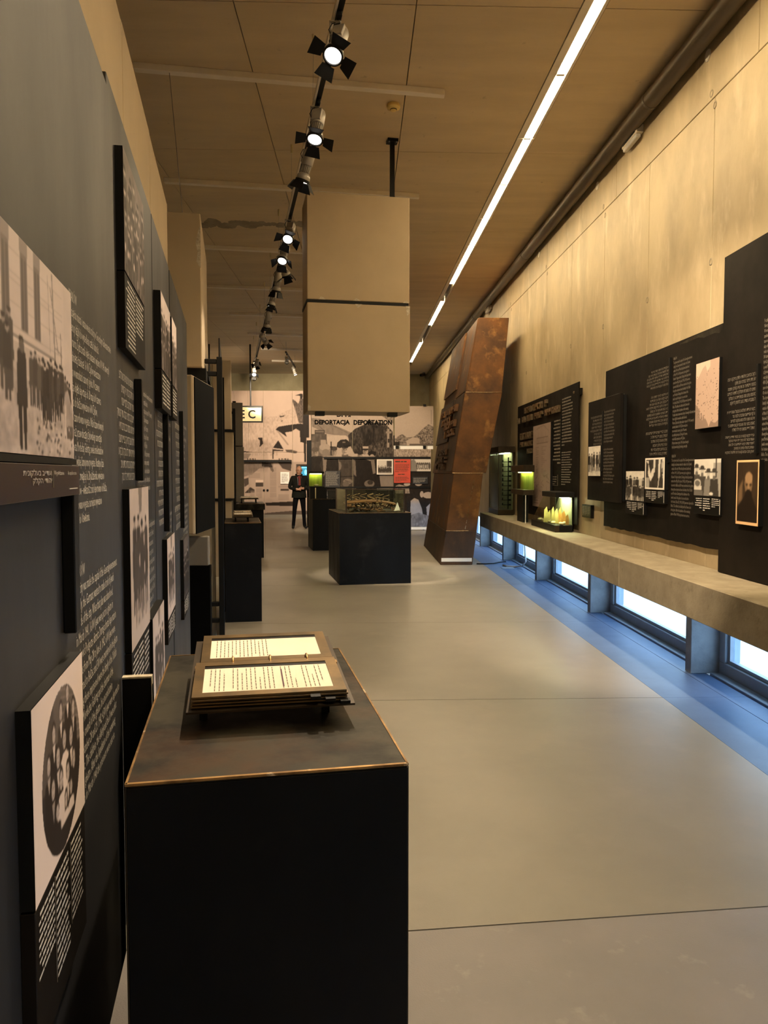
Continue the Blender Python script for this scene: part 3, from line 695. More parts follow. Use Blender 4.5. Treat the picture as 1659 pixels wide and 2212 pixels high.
b7 = board('upright photograph at the top right of the third panel, with a pale corner', p_crowd(45, rows=3, base=.7, sky=.35, lum=.7), 3.81, 4.105, 1.955, 2.276, -.285, -.32, cap=(1.80, [(8, .8), (8, .8)]), seed=45)
b8 = board('narrow pale photograph low on the third panel', p_group(51), 3.33, 3.735, .906, 1.25, -.298, -.32, vm=-.28, cap=(.80, [(5, .7), (6, .8)]), seed=51)
b9 = board('small dark photograph low on the fourth panel', p_crowd(55, rows=3, base=.25, coat=(.03, .1), sky=.3, lum=.1), 4.53, 5.0, .795, 1.145, -.30, -.32, vm=-.29, cap=(.68, [(5, .7), (6, .8)]), seed=55)
fp = Thing('support_fin', 'narrow black steel fin with a worn top edge behind the near plinth', 'steel fin', o=(-.26, 2.14, 0), frame='L')
fp.part('plate', G().box(-.302, -.226, 2.13, 2.155, 0, .976), 'black_gloss', bevel=.002)
fp.part('worn_rim', G().box(-.302, -.226, 2.129, 2.154, .9755, .980), 'beige_chip')
fp.part('worn_rim', G().box(-.2265, -.2245, 2.129, 2.154, .955, .980), 'beige_chip')

# ---- plinths with ring-bound books
def plinth(label, v0, v1, u0, u1, h, top='plinth_top', lip=0.0, edge=True, group='black steel plinths'):
    t = Thing('steel_plinth', label, 'plinth', o=((v0 + v1) / 2, (u0 + u1) / 2, 0), frame='L', group=group)
    t.part('body', G().box(v0 + lip, v1 - lip, u0 + lip, u1 - lip, 0, h - .006), 'plinth_steel', bevel=.002)
    t.part('top_plate', G().box(v0, v1, u0, u1, h - (.006 if not lip else .11), h), top, bevel=.0015)
    if edge:
        w = .0028
        for (a, b, c, d) in ((v0, v1, u0 - .001, u0 + w * 2), (v0, v1, u1 - w, u1 + .001), (v0 - .001, v0 + w, u0, u1), (v1 - w, v1 + .001, u0, u1)):
            t.part('worn_edge', G().box(a, b, c, d, h - .003, h + .0012), 'worn_edge')
        for (a, c) in ((v0, u0), (v1, u0), (v0, u1), (v1, u1)):
            t.part('corner_weld', G().box(a - .0008, a + .0008, c - .0008, c + .0008, 0, h - .004), 'case_bronze')
    return t
def book(label, v0, v1, u0, u1, z0, z1, seed, detail=True):
    """stand plate on four feet with an open ring-bound book of framed pages; the print runs along u"""
    t = Thing('ring_bound_book', label, 'book', o=((v0 + v1) / 2, (u0 + u1) / 2, z0 - .05), frame='L', group='open books on the plinths')
    def Q(v, s, d): return (v, u0 + (u1 - u0) * s, z0 + (z1 - z0) * s + d)
    def slab(a, b, s0, s1, d0, d1):
        return G().hexa([Q(a, s0, d0), Q(b, s0, d0), Q(b, s1, d0), Q(a, s1, d0), Q(a, s0, d1), Q(b, s0, d1), Q(b, s1, d1), Q(a, s1, d1)])
    t.part('stand_plate', slab(v0, v1, 0, 1, -.004, 0), 'case_bronze')
    for v in (v0 + .03, v1 - .05):
        for s in (.2, .8):
            p = Q(v, s, -.004); q = (p[0], p[1], FOOT)
            t.part('stand_foot', G().box(p[0] - .008, p[0] + .008, p[1] - .008, p[1] + .008, FOOT, p[2]), 'black_paint')
    W_ = v1 - v0
    for k in range(3):
        d = .004 + k * .006
        t.part('page_frame', slab(v0 + W_ * .025 + .002 * k, v1 - W_ * .05 + .002 * k, .02, .485, d, d + .003), 'brass_frame')
    if detail:
        for k, a in enumerate((.73, .82, .91)):
            d = .018 - k * .006
            t.part('index_tab', slab(v0 + W_ * a, v0 + W_ * (a + .06), -.012, .03, d - .004, d + .002), 'black_gloss')
    for (s0, s1, a, b, dd) in ((.03, .485, .03, .955, .020), (.54, .985, .055, .955, .012)):
        va, vb_ = v0 + W_ * a, v0 + W_ * b
        for (x0, x1, y0, y1) in ((va, vb_, s0, s0 + .05), (va, vb_, s1 - .055, s1), (va, va + W_ * .06, s0 + .05, s1 - .055), (vb_ - W_ * .07, vb_, s0 + .05, s1 - .055)):
            t.part('frame_bar', slab(x0, x1, y0, y1, dd, dd + .004), 'brass_frame')
        pg = t.part('page', slab(va + W_ * .055, vb_ - W_ * .06, s0 + .045, s1 - .085, dd + .0005, dd + .002), 'paper')
        t.part('dark_strip', slab(va + W_ * .055, vb_ - W_ * .06, s1 - .087, s1 - .053, dd + .0005, dd + .0025), 'black_gloss', parent=pg)
        rr = random.Random(seed + int(s0 * 100)); g = G(); n = 26 if s0 < .4 else 14
        P0, P1_ = va + W_ * .10, (vb_ - W_ * .10 if s0 < .4 else va + W_ * .48)
        for i in range(n):
            if s0 < .4 and i in (4, 15, 20): continue
            v = P0 + (P1_ - P0) * i / n; sa = s0 + .07 + (rr.uniform(0, .08) if i % 5 == 0 else 0); sb = s1 - .10 - (rr.uniform(0, .2) if i % 4 == 3 else 0)
            s = sa
            while s < sb:
                l = rr.uniform(.015, .045); e = min(s + l, sb); d = dd + .0026
                g.quad(Q(v, s, d), Q(v + W_ * .0055, s, d), Q(v + W_ * .0055, e, d), Q(v, e, d)); s = e + .008
        t.part('page_text', g, 'ink', parent=pg)
        if s0 < .4: t.part('ink_line', slab(P0 + (P1_ - P0) * .615, P0 + (P1_ - P0) * .627, s0 + .09, s1 - .14, dd + .0026, dd + .003), 'ink_red', parent=pg)
    t.part('spine_bar', slab(v0 + W_ * .02, v1 - W_ * .02, .492, .530, .004, .010), 'worn_edge')
    for a in (.27, .52, .77):
        c = Q(v0 + W_ * a, .512, .012); pts = []
        for k in range(13):
            th = math.pi * k / 12; pts.append((c[0], c[1] - .022 * math.cos(th), c[2] + .016 * math.sin(th)))
        t.part('binder_ring', G().tube(pts, .0028, 8), 'worn_edge', smooth=True)
    return t
FOOT = 1.02
plinth('large black steel plinth in the foreground carrying an open ring-bound book', -.18, .295, 1.285, 2.186, 1.02)
book('open ring-bound book of framed pages on the foreground plinth', -.097, .237, 1.515, 1.975, 1.063, 1.103, 3)
plinth('black steel plinth behind the foreground one, in front of the edge-on steel screen', -.10, .267, 7.93, 8.83, 1.02)
book('open book lying on the second plinth of the left row', -.02, .19, 8.05, 8.70, 1.075, 1.10, 5, False)
FOOT = .98
plinth('third plinth of the left row with an overhanging dark top', .02, .54, 13.9, 14.9, .98, lip=.025)
book('open book on a raised stand on the third left plinth', .10, .44, 14.0, 14.75, 1.06, 1.075, 8, False)

# ---- hung plaster blocks and edge-on screens farther along the row
hb = Thing('plaster_block', 'beige plaster block hung from the ceiling beside the last tall board', 'plaster block', o=(-.38, 7.2, 2.4), frame='L', group='hung plaster blocks')
hb.part('block', G().box(-.60, -.25, 6.5, 7.95, 2.40, 3.64), 'beige_board', bevel=.006)
hb.part('top_plate', G().lathe([(.05, 0), (.05, .03), (.02, .035)], c=(-.40, 6.75, 3.64), n=16), 'black_paint')
hb.part('hanger_wire', G().tube([(-.40, 6.75, 3.66), (-.50, 6.75, ceil_z(6.7))], .003, 6), 'spot_rib')
hb.part('chipped_edge', G().prism([(-.2495, 6.4995, 3.55), (-.2495, 6.4995, 3.2), (-.285, 6.4985, 3.25), (-.275, 6.4985, 3.33), (-.29, 6.4985, 3.40), (-.268, 6.4985, 3.5)], (0, .001, 0)), 'beige_chip')
hb.part('clamp', G().box(-.62, -.22, 6.56, 7.9, 2.30, 2.40), 'black_paint')
lb = Thing('plaster_block', 'hanging block with a black face just beyond the fourth panel', 'plaster block', o=(-1.42, 6.1, 1.06), group='hung plaster blocks')
lb.part('block', G().box(-1.62, -1.243, 5.75, 6.55, 1.07, 2.26), 'beige_board', bevel=.01)
lb.part('black_face', G().box(-1.244, -1.236, 5.80, 6.55, 1.07, 2.25), 'matt_black', bevel=.002)
lb.part('post', G().box(-1.52, -1.48, 6.0, 6.04, 0, 1.08), 'black_paint')
gb = Thing('plaster_block', 'low grey block on a black base under the black-faced block', 'plaster block', o=(-1.3, 6.2, 0), group='hung plaster blocks')
gb.part('block', G().box(-1.50, -1.20, 6.05, 6.12, .80, 1.03), 'grey_board', bevel=.006)
gb.part('black_base', G().box(-1.49, -1.19, 6.06, 6.12, 0, .80), 'matt_black')
def screen(label, v, u0, u1, z1, braces, plate_top=None, vb=-.25):
    t = Thing('steel_screen', label, 'screen', o=(v, u0, 0), frame='L', group='edge-on steel screens')
    t.part('plate', G().box(v - .012, v, u0 + .03, u1, .02, plate_top or z1), 'panel_steel_dark')
    t.part('post', G().box(v - .03, v + .018, u0, u0 + .05, 0, z1), 'black_paint', bevel=.003)
    t.part('post', G().box(v - .03, v + .018, u1 - .05, u1, 0, z1), 'black_paint', bevel=.003)
    for z in braces: t.part('brace', G().box(vb, v - .03, u0 + .005, u0 + .045, z - .02, z + .02), 'black_paint', bevel=.004)
    return t
screen('tall black steel screen seen edge-on in front of the second left plinth', -.115, 7.05, 8.6, 2.57, (2.53, 2.42, .34, .19), 2.74)
solo('white_strip', G().box(-.214, -.178, 7.30, 7.36, .0, 1.04), 'paper_white', 'narrow white upright strip behind the nearest edge-on screen', 'strip', o=(-.2, 7.33, 0), frame='L', bevel=.003)
ub2 = Thing('plaster_block', 'stack of narrow beige hung blocks beyond the nearest steel screen', 'plaster block', o=(-.09, 11.6, .9), frame='L', group='hung plaster blocks')
ub2.part('block', G().box(-.30, -.03, 11.5, 12.3, 2.17, 3.175), 'beige_board', bevel=.006)
ub2.part('block', G().box(-.30, -.002, 11.5, 12.3, 1.155, 2.135), 'beige_board', bevel=.006)
ub2.part('block', G().box(-.30, -.044, 11.5, 12.3, .0, 1.12), 'beige_board', bevel=.006)
ub2.part('joint_plate', G().box(-.31, .01, 11.48, 12.3, 2.138, 2.167), 'black_paint')
ub2.part('joint_plate', G().box(-.31, -.02, 11.48, 12.3, 1.125, 1.152), 'black_paint')
ub3 = Thing('plaster_block', 'stack of grey hung blocks, farthest of the left row beside the station sign', 'plaster block', o=(.06, 16.1, .7), frame='L', group='hung plaster blocks')
ub3.part('block', G().box(-.20, .184, 16.0, 16.9, 2.09, 2.97), 'grey_board', bevel=.006)
ub3.part('block', G().box(-.20, .20, 16.0, 16.9, .0, 2.07), 'grey_board', bevel=.006)
ub3.part('hook', G().box(-.02, .05, 16.1, 16.2, 2.965, 3.01), 'black_paint')
screen('farther black steel screen seen edge-on before the third left plinth', .012, 13.2, 13.8, 2.62, (2.55, 1.15), vb=-.14)
# ================================================================== MIDDLE OF THE HALL
hx = Thing('plaster_block', 'big pair of beige plaster blocks hung in mid-hall above the glass case plinth', 'plaster block', o=(1.2, 7.75, 2.14), frame='L', group='hung plaster blocks')
hx.part('block', G().box(.711, 1.727, 7.5, 8.0, 3.217, 4.245), 'beige_board', bevel=.006, label='upper block')
hx.part('block', G().box(.711, 1.735, 7.505, 8.0, 2.135, 3.187), 'beige_board', bevel=.006, label='lower block')
hx.part('joint_plate', G().box(.706, 1.72, 7.51, 7.99, 3.187, 3.217), 'black_paint')
hx.part('hanger_rod', G().box(1.598, 1.642, 7.81, 7.85, 4.24, ceil_z(7.99) - .01), 'black_paint')
hx.part('ceiling_plate', G().box(1.565, 1.675, 7.78, 7.88, ceil_z(7.99) - .03, ceil_z(7.99) + .004), 'black_paint')
for k in range(2): hx.part('plate_bolt', G().lathe([(.008, -.04), (.008, -.03)], c=(1.58 + .08 * k, 7.79, ceil_z(7.99)), n=8), 'alu')
for a in (.79, 1.52): hx.part('foot_pad', G().box(a, a + .09, 7.51, 7.6, 2.095, 2.136), 'black_paint')
for (a, b, zz, d) in ((.82, .89, 3.217, .03), (1.16, 1.24, 3.217, .025), (1.18, 1.25, 3.187, -.035), (1.66, 1.727, 3.217, .02), (.711, .74, 2.14, .06), (1.69, 1.735, 3.187, -.10)):
    hx.part('chipped_edge', G().prism([(a, 7.4992, zz), ((a + b) / 2 - .01, 7.4992, zz + d), ((a + b) / 2 + .015, 7.4992, zz + d * .7), (b, 7.4992, zz)], (0, .001, 0)), 'beige_chip')

cp = plinth('wide black steel plinth in mid-hall carrying the glass case of rusted scraps', 1.40, 2.40, 10.3, 11.5, .985)
gc = Thing('glass_case', 'low glass case on the wide mid-hall plinth', 'glass case', o=(1.9, 10.9, .985), frame='L')
va, vb, uA, uB, zA, zB = 1.50, 2.33, 10.38, 11.42, .985, 1.295
for nm, b in (('pane', (va, vb, uA, uA + .008, zA, zB)), ('pane', (va, vb, uB - .008, uB, zA, zB)), ('pane', (va, va + .008, uA + .008, uB - .008, zA, zB)), ('pane', (vb - .008, vb, uA + .008, uB - .008, zA, zB)), ('lid_pane', (va, vb, uA, uB, zB, zB + .008))):
    gc.part(nm, G().box(*b), 'case_glass')
for a, c in ((va - .004, uA - .004), (vb - .018, uA - .004), (va - .004, uB - .012), (vb - .018, uB - .012)):
    gc.part('corner_post', G().box(a, a + .02, c, c + .016, zA, zB + .01), 'case_bronze')
gc.part('rim_strip', G().box(va - .004, vb + .004, uA - .006, uA + .006, zB + .006, zB + .016), 'case_bronze')
# rusted scraps in the case
rr = random.Random(12)
def hump(v): return .07 + .07 * max(0, 1 - ((v - 1.85) / .42) ** 2)
for k in range(46):
    v, u = rr.uniform(va + .06, vb - .08), rr.uniform(uA + .06, uB - .1); z = .99 + rr.random() * hump(v); a = rr.uniform(0, 6.3); L = rr.uniform(.10, .32)
    pts = []
    for i in range(7):
        t = i / 6 - .5; bend = rr.uniform(-.02, .02)
        pv = min(max(v + L * t * math.cos(a) + bend, va + .03), vb - .03); pu = min(max(u + L * t * math.sin(a), uA + .03), uB - .03)
        pts.append((pv, pu, max(.995, z + .05 * math.sin(3 * i + a) * rr.random())))
    solo('rusted_rod', G().tube(pts, rr.uniform(.006, .014), 6), rr.choice(['rust', 'rust', 'rust_dark', 'weld']), 'bent rusted rod in the tangle inside the low glass case', 'scrap metal', o=(v, u, z), frame='L', group='tangle of rusted rods in the glass case', smooth=True)
for k in range(9):
    v, u = va + .10 + k * .075, rr.uniform(uA + .3, uB - .2); z = 1.0 + hump(v) * .6; n = 18
    pts = [(v + .05 * math.cos(i * .7), u + .05 * math.sin(i * .7), z + i * .009) for i in range(n)]
    solo('wire_coil', G().tube(pts, .0045, 6), 'weld', 'thin upright coil of wire in the low glass case', 'wire', o=(v, u, z), frame='L', group='coils of wire in the glass case', smooth=True)
bl = Thing('rust_sheet', 'long curved rusted sheet lying over the scraps in the glass case', 'scrap metal', o=(1.9, 10.6, 1.0), frame='L')
pts = [(va + .05 + .07 * i, 10.62, 1.02 + hump(va + .05 + .07 * i) * .75) for i in range(11)]
g = G()
for i in range(10):
    p, q = pts[i], pts[i + 1]; g.hexa([(p[0], 10.52, p[2]), (q[0], 10.52, q[2]), (q[0], 10.72, q[2] + .02), (p[0], 10.72, p[2] + .02), (p[0], 10.52, p[2] + .012), (q[0], 10.52, q[2] + .012), (q[0], 10.72, q[2] + .032), (p[0], 10.72, p[2] + .032)])
bl.part('sheet', g, 'rust')
solo('label_card', G().prism([(2.20, 10.5, .99), (2.29, 10.46, .99), (2.25, 10.5, 1.12)], (0, .006, 0)), 'paper_white', 'small white triangular card standing in the right corner of the glass case', 'card', o=(2.25, 10.5, .99), frame='L')

mp = plinth('narrow dark plinth left of the glass case plinth, under the yellow lit case', 1.51, 2.15, 15.0, 15.95, 1.02, group='black steel plinths')
lc = Thing('display_case', 'small display case glowing yellow-green on the narrow plinth', 'display case', o=(1.6, 15.1, 1.02), frame='L')
lc.part('stand', G().box(1.47, 1.80, 15.08, 15.4, 1.02, 1.25), 'black_paint')
lc.part('stand_strip', G().box(1.565, 1.585, 15.068, 15.08, 1.03, 1.24), 'sign_cream')
lc.part('back_cloth', G().box(1.475, 1.735, 15.33, 15.34, 1.27, 1.52), 'olive_cloth')
lc.part('pane', G().box(1.475, 1.735, 15.09, 15.096, 1.27, 1.51), 'case_glass')
lc.part('cap', G().box(1.46, 1.75, 15.07, 15.36, 1.52, 1.56), 'black_paint')
lc.part('led', G().box(1.49, 1.72, 15.27, 15.30, 1.512, 1.52), 'case_led')
lc.part('base', G().box(1.46, 1.75, 15.07, 15.36, 1.25, 1.27), 'black_paint')
solo('pale_fragment', G().blob((1.60, 15.2, 1.292), (.05, .03, .02), 4, amp=.3), 'shell_cream', 'small pale fragment lying in the yellow lit case', 'fragment', o=(1.6, 15.2, 1.28), frame='L', smooth=True)
tp = Thing('text_stand', 'black slanted reading board on the narrow plinth right of the lit case', 'text board', o=(1.95, 15.3, 1.02), frame='L')
tp.part('board', G().hexa([(1.82, 15.05, 1.02), (2.14, 15.05, 1.02), (2.14, 15.07, 1.02), (1.82, 15.07, 1.02), (1.82, 15.13, 1.19), (2.14, 15.13, 1.19), (2.14, 15.15, 1.19), (1.82, 15.15, 1.19)]), 'black_paint')
for k in range(3):
    tp.part('text_block', greek(G(), (1.84 + .095 * k, 15.048 + .03, 1.06), EV, (0, .42, .9), .08, .10, 6, seed=k), 'letter_dim')

# ================================================================== LEANING RUSTED STEEL SLAB
st = Thing('leaning_slab', 'tall rusted steel slab leaning towards the right wall', 'steel slab', o=(1.6, 14.3, 0))
YN, YF = 12.65, 16.0
def sect(l0, r0, l1, r1, z0, z1, ya=YN, yb=YF):
    return G().hexa([(l0, ya, z0), (r0, ya, z0), (r0, yb, z0), (l0, yb, z0), (l1, ya, z1), (r1, ya, z1), (r1, yb, z1), (l1, yb, z1)])
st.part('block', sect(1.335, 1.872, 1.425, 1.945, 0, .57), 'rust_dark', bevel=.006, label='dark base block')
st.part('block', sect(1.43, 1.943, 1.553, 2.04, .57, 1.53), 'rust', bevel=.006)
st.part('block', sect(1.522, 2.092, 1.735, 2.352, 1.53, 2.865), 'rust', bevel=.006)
st.part('block', sect(1.744, 2.345, 1.955, 2.455, 2.865, 4.085), 'rust', bevel=.006)
for (xa, xb, z) in ((1.53, 2.05, 1.531), (1.74, 2.35, 2.866), (1.43, 1.80, .571)):
    st.part('weld_seam', G().tube([(xa, YN - .002, z), ((xa + xb) / 2, YN - .002, z - .004), (xb, YN - .002, z - .001)], .006, 6), 'weld')
for i in range(9):
    z = .60 + .095 * i; st.part('weld_stitch', G().tube([(1.745 + .017 * i, YN - .002, z), (1.757 + .017 * i, YN - .002, z + .06)], .006, 6), 'weld')
st.part('white_gap', G().box(1.352, 1.862, YN - .003, YN + .002, .055, .115), 'paper_white', label='pale strip at the foot')
def face_x(z): return 1.522 + (1.735 - 1.522) * (z - 1.53) / 1.335 if z < 2.865 else 1.744 + (1.955 - 1.744) * (z - 2.865) / 1.22
def plate(ya, yb, za, zb, d):
    a, b = face_x(za), face_x(zb); return G().hexa([(a - d, ya, za), (a + .01, ya, za), (a + .01, yb, za), (a - d, yb, za), (b - d, ya, zb), (b + .01, ya, zb), (b + .01, yb, zb), (b - d, yb, zb)])
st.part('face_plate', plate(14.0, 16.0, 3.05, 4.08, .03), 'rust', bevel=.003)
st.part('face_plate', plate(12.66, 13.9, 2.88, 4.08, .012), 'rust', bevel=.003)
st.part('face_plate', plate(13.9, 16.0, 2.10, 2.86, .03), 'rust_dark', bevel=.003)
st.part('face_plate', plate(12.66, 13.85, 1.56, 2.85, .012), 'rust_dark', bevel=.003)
rl = random.Random(4)
def raised(thing, ya, yb, z, h, x, n, mat, d=.03, tilt=0):
    w = (ya - yb) / n
    for i in range(n):
        if rl.random() < .12: continue
        g = glyph(G(), (x, ya - i * w, z), (0, -1, 0), (tilt, 0, 1), (-1, 0, 0), w * .72, h, d, rl)
        thing.part('raised_letter', g, mat)
for (ya, yb, z, n) in ((15.6, 14.1, 2.62, 7), (15.2, 13.7, 2.44, 7), (14.7, 13.1, 2.60, 6), (14.6, 13.0, 2.33, 7), (14.4, 13.0, 2.18, 6)):
    raised(st, ya, yb, z, .12, face_x(z) - .012, n, 'rust', .05, .16)
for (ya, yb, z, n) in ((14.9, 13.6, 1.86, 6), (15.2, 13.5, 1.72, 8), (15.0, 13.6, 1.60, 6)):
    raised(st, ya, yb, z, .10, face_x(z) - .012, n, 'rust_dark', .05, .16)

# ================================================================== RIGHT WALL EXHIBITS
ER = (0, -1, 0)           # reading direction on the right wall
def rtext(t, lines, x, ya, yb, z0, z1, mat='letter_dim', align='LEFT', name='lettering'):
    g = G(); text_fit(g, lines, (x - .0012, ya, z0), ER, EZ, ya - yb, z1 - z0, align=align); return t.part(name, g, mat)
def rgreek(t, x, ya, yb, z0, z1, n, seed, align='LEFT', mat='letter_dim', parent=None, name='text_column'):
    return t.part(name, greek(G(), (x - .0012, ya, z0), ER, EZ, ya - yb, z1 - z0, n, seed=seed, align=align), mat, parent=parent)
def rpanel(label, x, y0, y1, z0, z1, th=.03, brk=(), mat='panel_steel_dark'):
    t = Thing('exhibit_board', label, 'panel', o=(x, (y0 + y1) / 2, z0), group='black panels of the right wall')
    t.part('plate', G().box(x, x + th, y0, y1, z0, z1), mat, bevel=.002)
    for (y, z) in brk: t.part('bracket', G().box(x + th, WX, y - .04, y + .04, z - .04, z + .04), 'black_paint')
    return t
A = rpanel('black title panel with raised metal letters near the leaning rusted slab', 2.60, 9.069, 12.584, 0.906, 2.617, .015, ((9.152, 2.508), (12.48, 2.508), (12.48, 1.083)))
A.part('bolt_head', G().lathe([(.016, 0), (.016, .008), (.01, .012)], c=(2.599, 9.256, 2.508), n=12, M=MX), 'metal_letter')
for (ya, yb, z, h, n) in ((11.96, 11.492, 2.461, 0.088, 4), (11.388, 10.504, 2.456, 0.094, 6), (12.48, 11.44, 2.331, 0.088, 9), (11.284, 9.859, 2.326, 0.088, 11), (12.272, 11.336, 2.06, 0.104, 7), (12.272, 11.336, 1.946, 0.078, 8), (11.752, 11.336, 1.832, 0.073, 4)):
    raised(A, ya, yb, z, h, 2.60, n, 'metal_letter', .03)
rgreek(A, 2.60, 10.275, 9.859, 1.644, 2.248, 13, 3, 'RIGHT'); rgreek(A, 2.60, 9.807, 9.308, 1.873, 2.497, 16, 4); rgreek(A, 2.60, 9.807, 9.318, 1.374, 1.811, 14, 5)
A.part('divider_bar', G().box(2.588, 2.60, 9.823, 9.844, 1.707, 2.289), 'black_paint')
rgreek(A, 2.60, 10.254, 10.005, 1.374, 1.499, 4, 8); A.part('small_frame', G().box(2.597, 2.5995, 9.984, 9.989, 1.364, 1.509).box(2.597, 2.5995, 10.254, 10.26, 1.364, 1.509).box(2.597, 2.5995, 9.989, 10.254, 1.364, 1.368), 'letter_dim')
def p_plan(w=70, h=90):
    p = Pic(w, h, .72); p.noise(3, 4, .06, 1); r = random.Random(2)
    for k in range(5): p.line(.1 + .2 * k, .0, .15 + .2 * k, .3, .004, .6)
    p.line(.2, .05, .6, .02, .006, .58); p.line(.6, .02, .9, .1, .006, .58)
    for (a, b, c, d) in ((.22, .16, .85, .16), (.85, .16, .85, .23), (.85, .23, .22, .23), (.22, .23, .22, .16)): p.line(a, b, c, d, .008, .45)
    for k in range(8): p.line(.28 + .07 * k, .17, .28 + .07 * k, .22, .007, .40)
    for k in range(14): y = .27 + k * .024; p.line(.18, y, .26 + r.random() * .1, y, .006, .55); p.line(.5, y, .55 + r.random() * .25, y, .005, .6)
    for k in range(26):
        x, y = r.uniform(.15, .85), r.uniform(.58, .9); p.line(x, y, x + r.uniform(-.2, .2), y + r.uniform(-.06, .06), .006, .5)
    p.rect(.04, .90, .4, .985, .82)
    for k in range(4): p.rect(.07, .915 + .016 * k, .34, .921 + .016 * k, .5)
    return p
mpn = Thing('plan_board', 'pale pinkish plan hanging down over the title panel', 'plan', o=(2.565, 10.77, 1.045))
mpn.part('backing', G().box(2.567, 2.598, 10.25, 11.29, 1.045, 2.218), 'black_paint')
grid_part(mpn, 'print', p_plan().rgb(dark=(.05, .03, .025), light=(.62, .46, .39)), (2.565, 11.29, 1.045), ER, EZ, 1.04, 1.173)
A2 = rpanel('small thick black text box left of the big black wall panel', 2.55, 7.45, 8.5, 1.235, 2.315, .03)
A2.part('side_box', G().box(2.58, 2.62, 7.47, 8.48, 1.25, 2.30), 'black_paint')
A2.part('spacer', G().box(2.62, WX, 7.6, 8.4, 1.4, 2.2), 'black_paint')
rtext(A2, hebrew(9, 20, 28, 30), 2.55, 8.42, 8.02, 1.83, 2.15, align='RIGHT'); rtext(A2, english[1:11], 2.55, 7.95, 7.60, 1.84, 2.18); rtext(A2, english[3:14], 2.55, 7.95, 7.60, 1.42, 1.79)
A2.part('divider_bar', G().box(2.54, 2.55, 7.97, 7.99, 1.55, 2.18), 'black_paint')
B = rpanel('broad black panel with a map and three small photographs above the ledge', 2.62, 5.47, 8.13, .97, 2.612, .03, ((7.9, 1.2), (5.8, 1.2), (7.9, 2.3), (5.8, 2.3)))
B.part('worn_patch', G().prism([(2.6194, y, z) for (y, z) in ((5.5, 2.605), (6.0, 2.605), (6.25, 2.585), (6.1, 2.575), (5.9, 2.58), (5.8, 2.56), (5.62, 2.565), (5.55, 2.55), (5.5, 2.57))], (.0004, 0, 0)), 'plinth_top')
rb = random.Random(9); pts = [(2.6196, 8.13 - .09 * k, .97 - rb.uniform(0, .012)) for k in range(30)]
B.part('ragged_edge', G().prism([(2.6196, 8.13, .985)] + pts + [(2.6196, 5.48, .985)], (.02, 0, 0)), 'panel_steel_dark')
rtext(B, hebrew(6, 26, 36, 31), 2.62, 6.95, 6.44, 2.28, 2.44, align='RIGHT'); rtext(B, hebrew(9, 24, 34, 32), 2.62, 6.95, 6.44, 1.94, 2.22, align='RIGHT'); rtext(B, hebrew(6, 24, 34, 33), 2.62, 6.95, 6.44, 1.68, 1.90, align='RIGHT')
rtext(B, english[:14] + polish[1:10], 2.62, 6.36, 5.92, 1.73, 2.50); rtext(B, english[:15], 2.62, 6.36, 5.92, 1.17, 1.69)
B.part('divider_bar', G().box(2.602, 2.62, 6.395, 6.42, 1.62, 2.50), 'black_paint')
Cp = rpanel('tallest black panel at the right edge of the picture above the ledge', 2.60, 3.2, 5.452, .815, 3.065, .03, ((5.2, 2.7), (3.6, 2.7), (5.2, 1.2), (3.6, 1.2)))
rtext(Cp, ['KRAJOBRAZ'], 2.60, 0, 0, 0, 0) if False else None
rtext(Cp, hebrew(6, 26, 36, 35), 2.60, 5.36, 4.96, 2.0, 2.20, align='RIGHT'); rtext(Cp, hebrew(5, 26, 34, 36), 2.60, 5.36, 4.96, 1.82, 1.97, align='RIGHT'); rtext(Cp, hebrew(5, 26, 36, 37), 2.60, 5.38, 4.96, 1.66, 1.79, align='RIGHT')
rtext(Cp, polish[1:16] + english[1:14], 2.60, 4.885, 4.45, 1.60, 2.52)
Cp.part('divider_bar', G().box(2.58, 2.60, 4.915, 4.94, 1.66, 2.24), 'black_paint')
def rboard(label, pic, ya, yb, z0, z1, xf, xb, cap=None, seed=1, name='photo_board', cat='photograph', **rg):
    t = Thing(name, label, cat, o=(xb, (ya + yb) / 2, z0), group='photographs on the right panels')
    t.part('backing', G().box(xf + .0015, xb, yb, ya, z0, z1), 'black_paint')
    kw = dict(dark=(0.012, 0.007, 0.004), light=(1.0, 0.92, 0.80), gamma=1.5); kw.update(rg)
    grid_part(t, 'print', pic.rgb(**kw), (xf, ya, z0), ER, EZ, ya - yb, z1 - z0)
    if cap:
        c = t.part('caption_plate', G().box(xf + .001, xb, yb, ya, z0 - cap, z0 - .003), 'black_gloss', bevel=.001); w = (ya - yb) / 3.1
        for i in range(3):
            rgreek(t, xf + .001, ya - .02 - i * w, ya - .02 - i * w - w * .85, z0 - .012 - cap * (.5 + .12 * ((i + 1) % 3)), z0 - .012, 5 + (i == 1), seed + i, 'RIGHT' if i == 0 else 'LEFT', 'letter_cap', c, 'caption_text')
        t.part('caption_rule', G().box(xf, xf + .001, yb + .005, yb + .012, z0 - cap + .01, z0 - .02), 'letter_cap', parent=c)
    return t
def framed(p, m=.05, t=.95):
    b = (p.X < m) | (p.X > 1 - m) | (p.Y < m) | (p.Y > 1 - m); p.a[b] = t; return p
def p_arms(w=50, h=64):
    p = Pic(w, h, .12); p.poly([(.05, .1), (.2, .1), (.16, .5), (.3, .75), (.46, .55), (.5, .3), (.38, .35), (.3, .5), (.2, .2)], .9)
    p.poly([(.45, .05), (.55, .05), (.52, .45), (.42, .5)], .85); p.line(.2, .55, .36, .62, .03, .95); p.line(.75, 0, .72, .6, .05, .9); p.line(.68, .95, .74, .5, .02, .85)
    p.poly([(.86, 0), (1, 0), (1, .95), (.9, .6), (.84, .3)], .88); p.line(.92, .15, .9, .5, .02, .2); p.rect(.05, .62, .25, .95, .6); p.noise(6, 8, .15, 4); return framed(p.blur(1), .07)
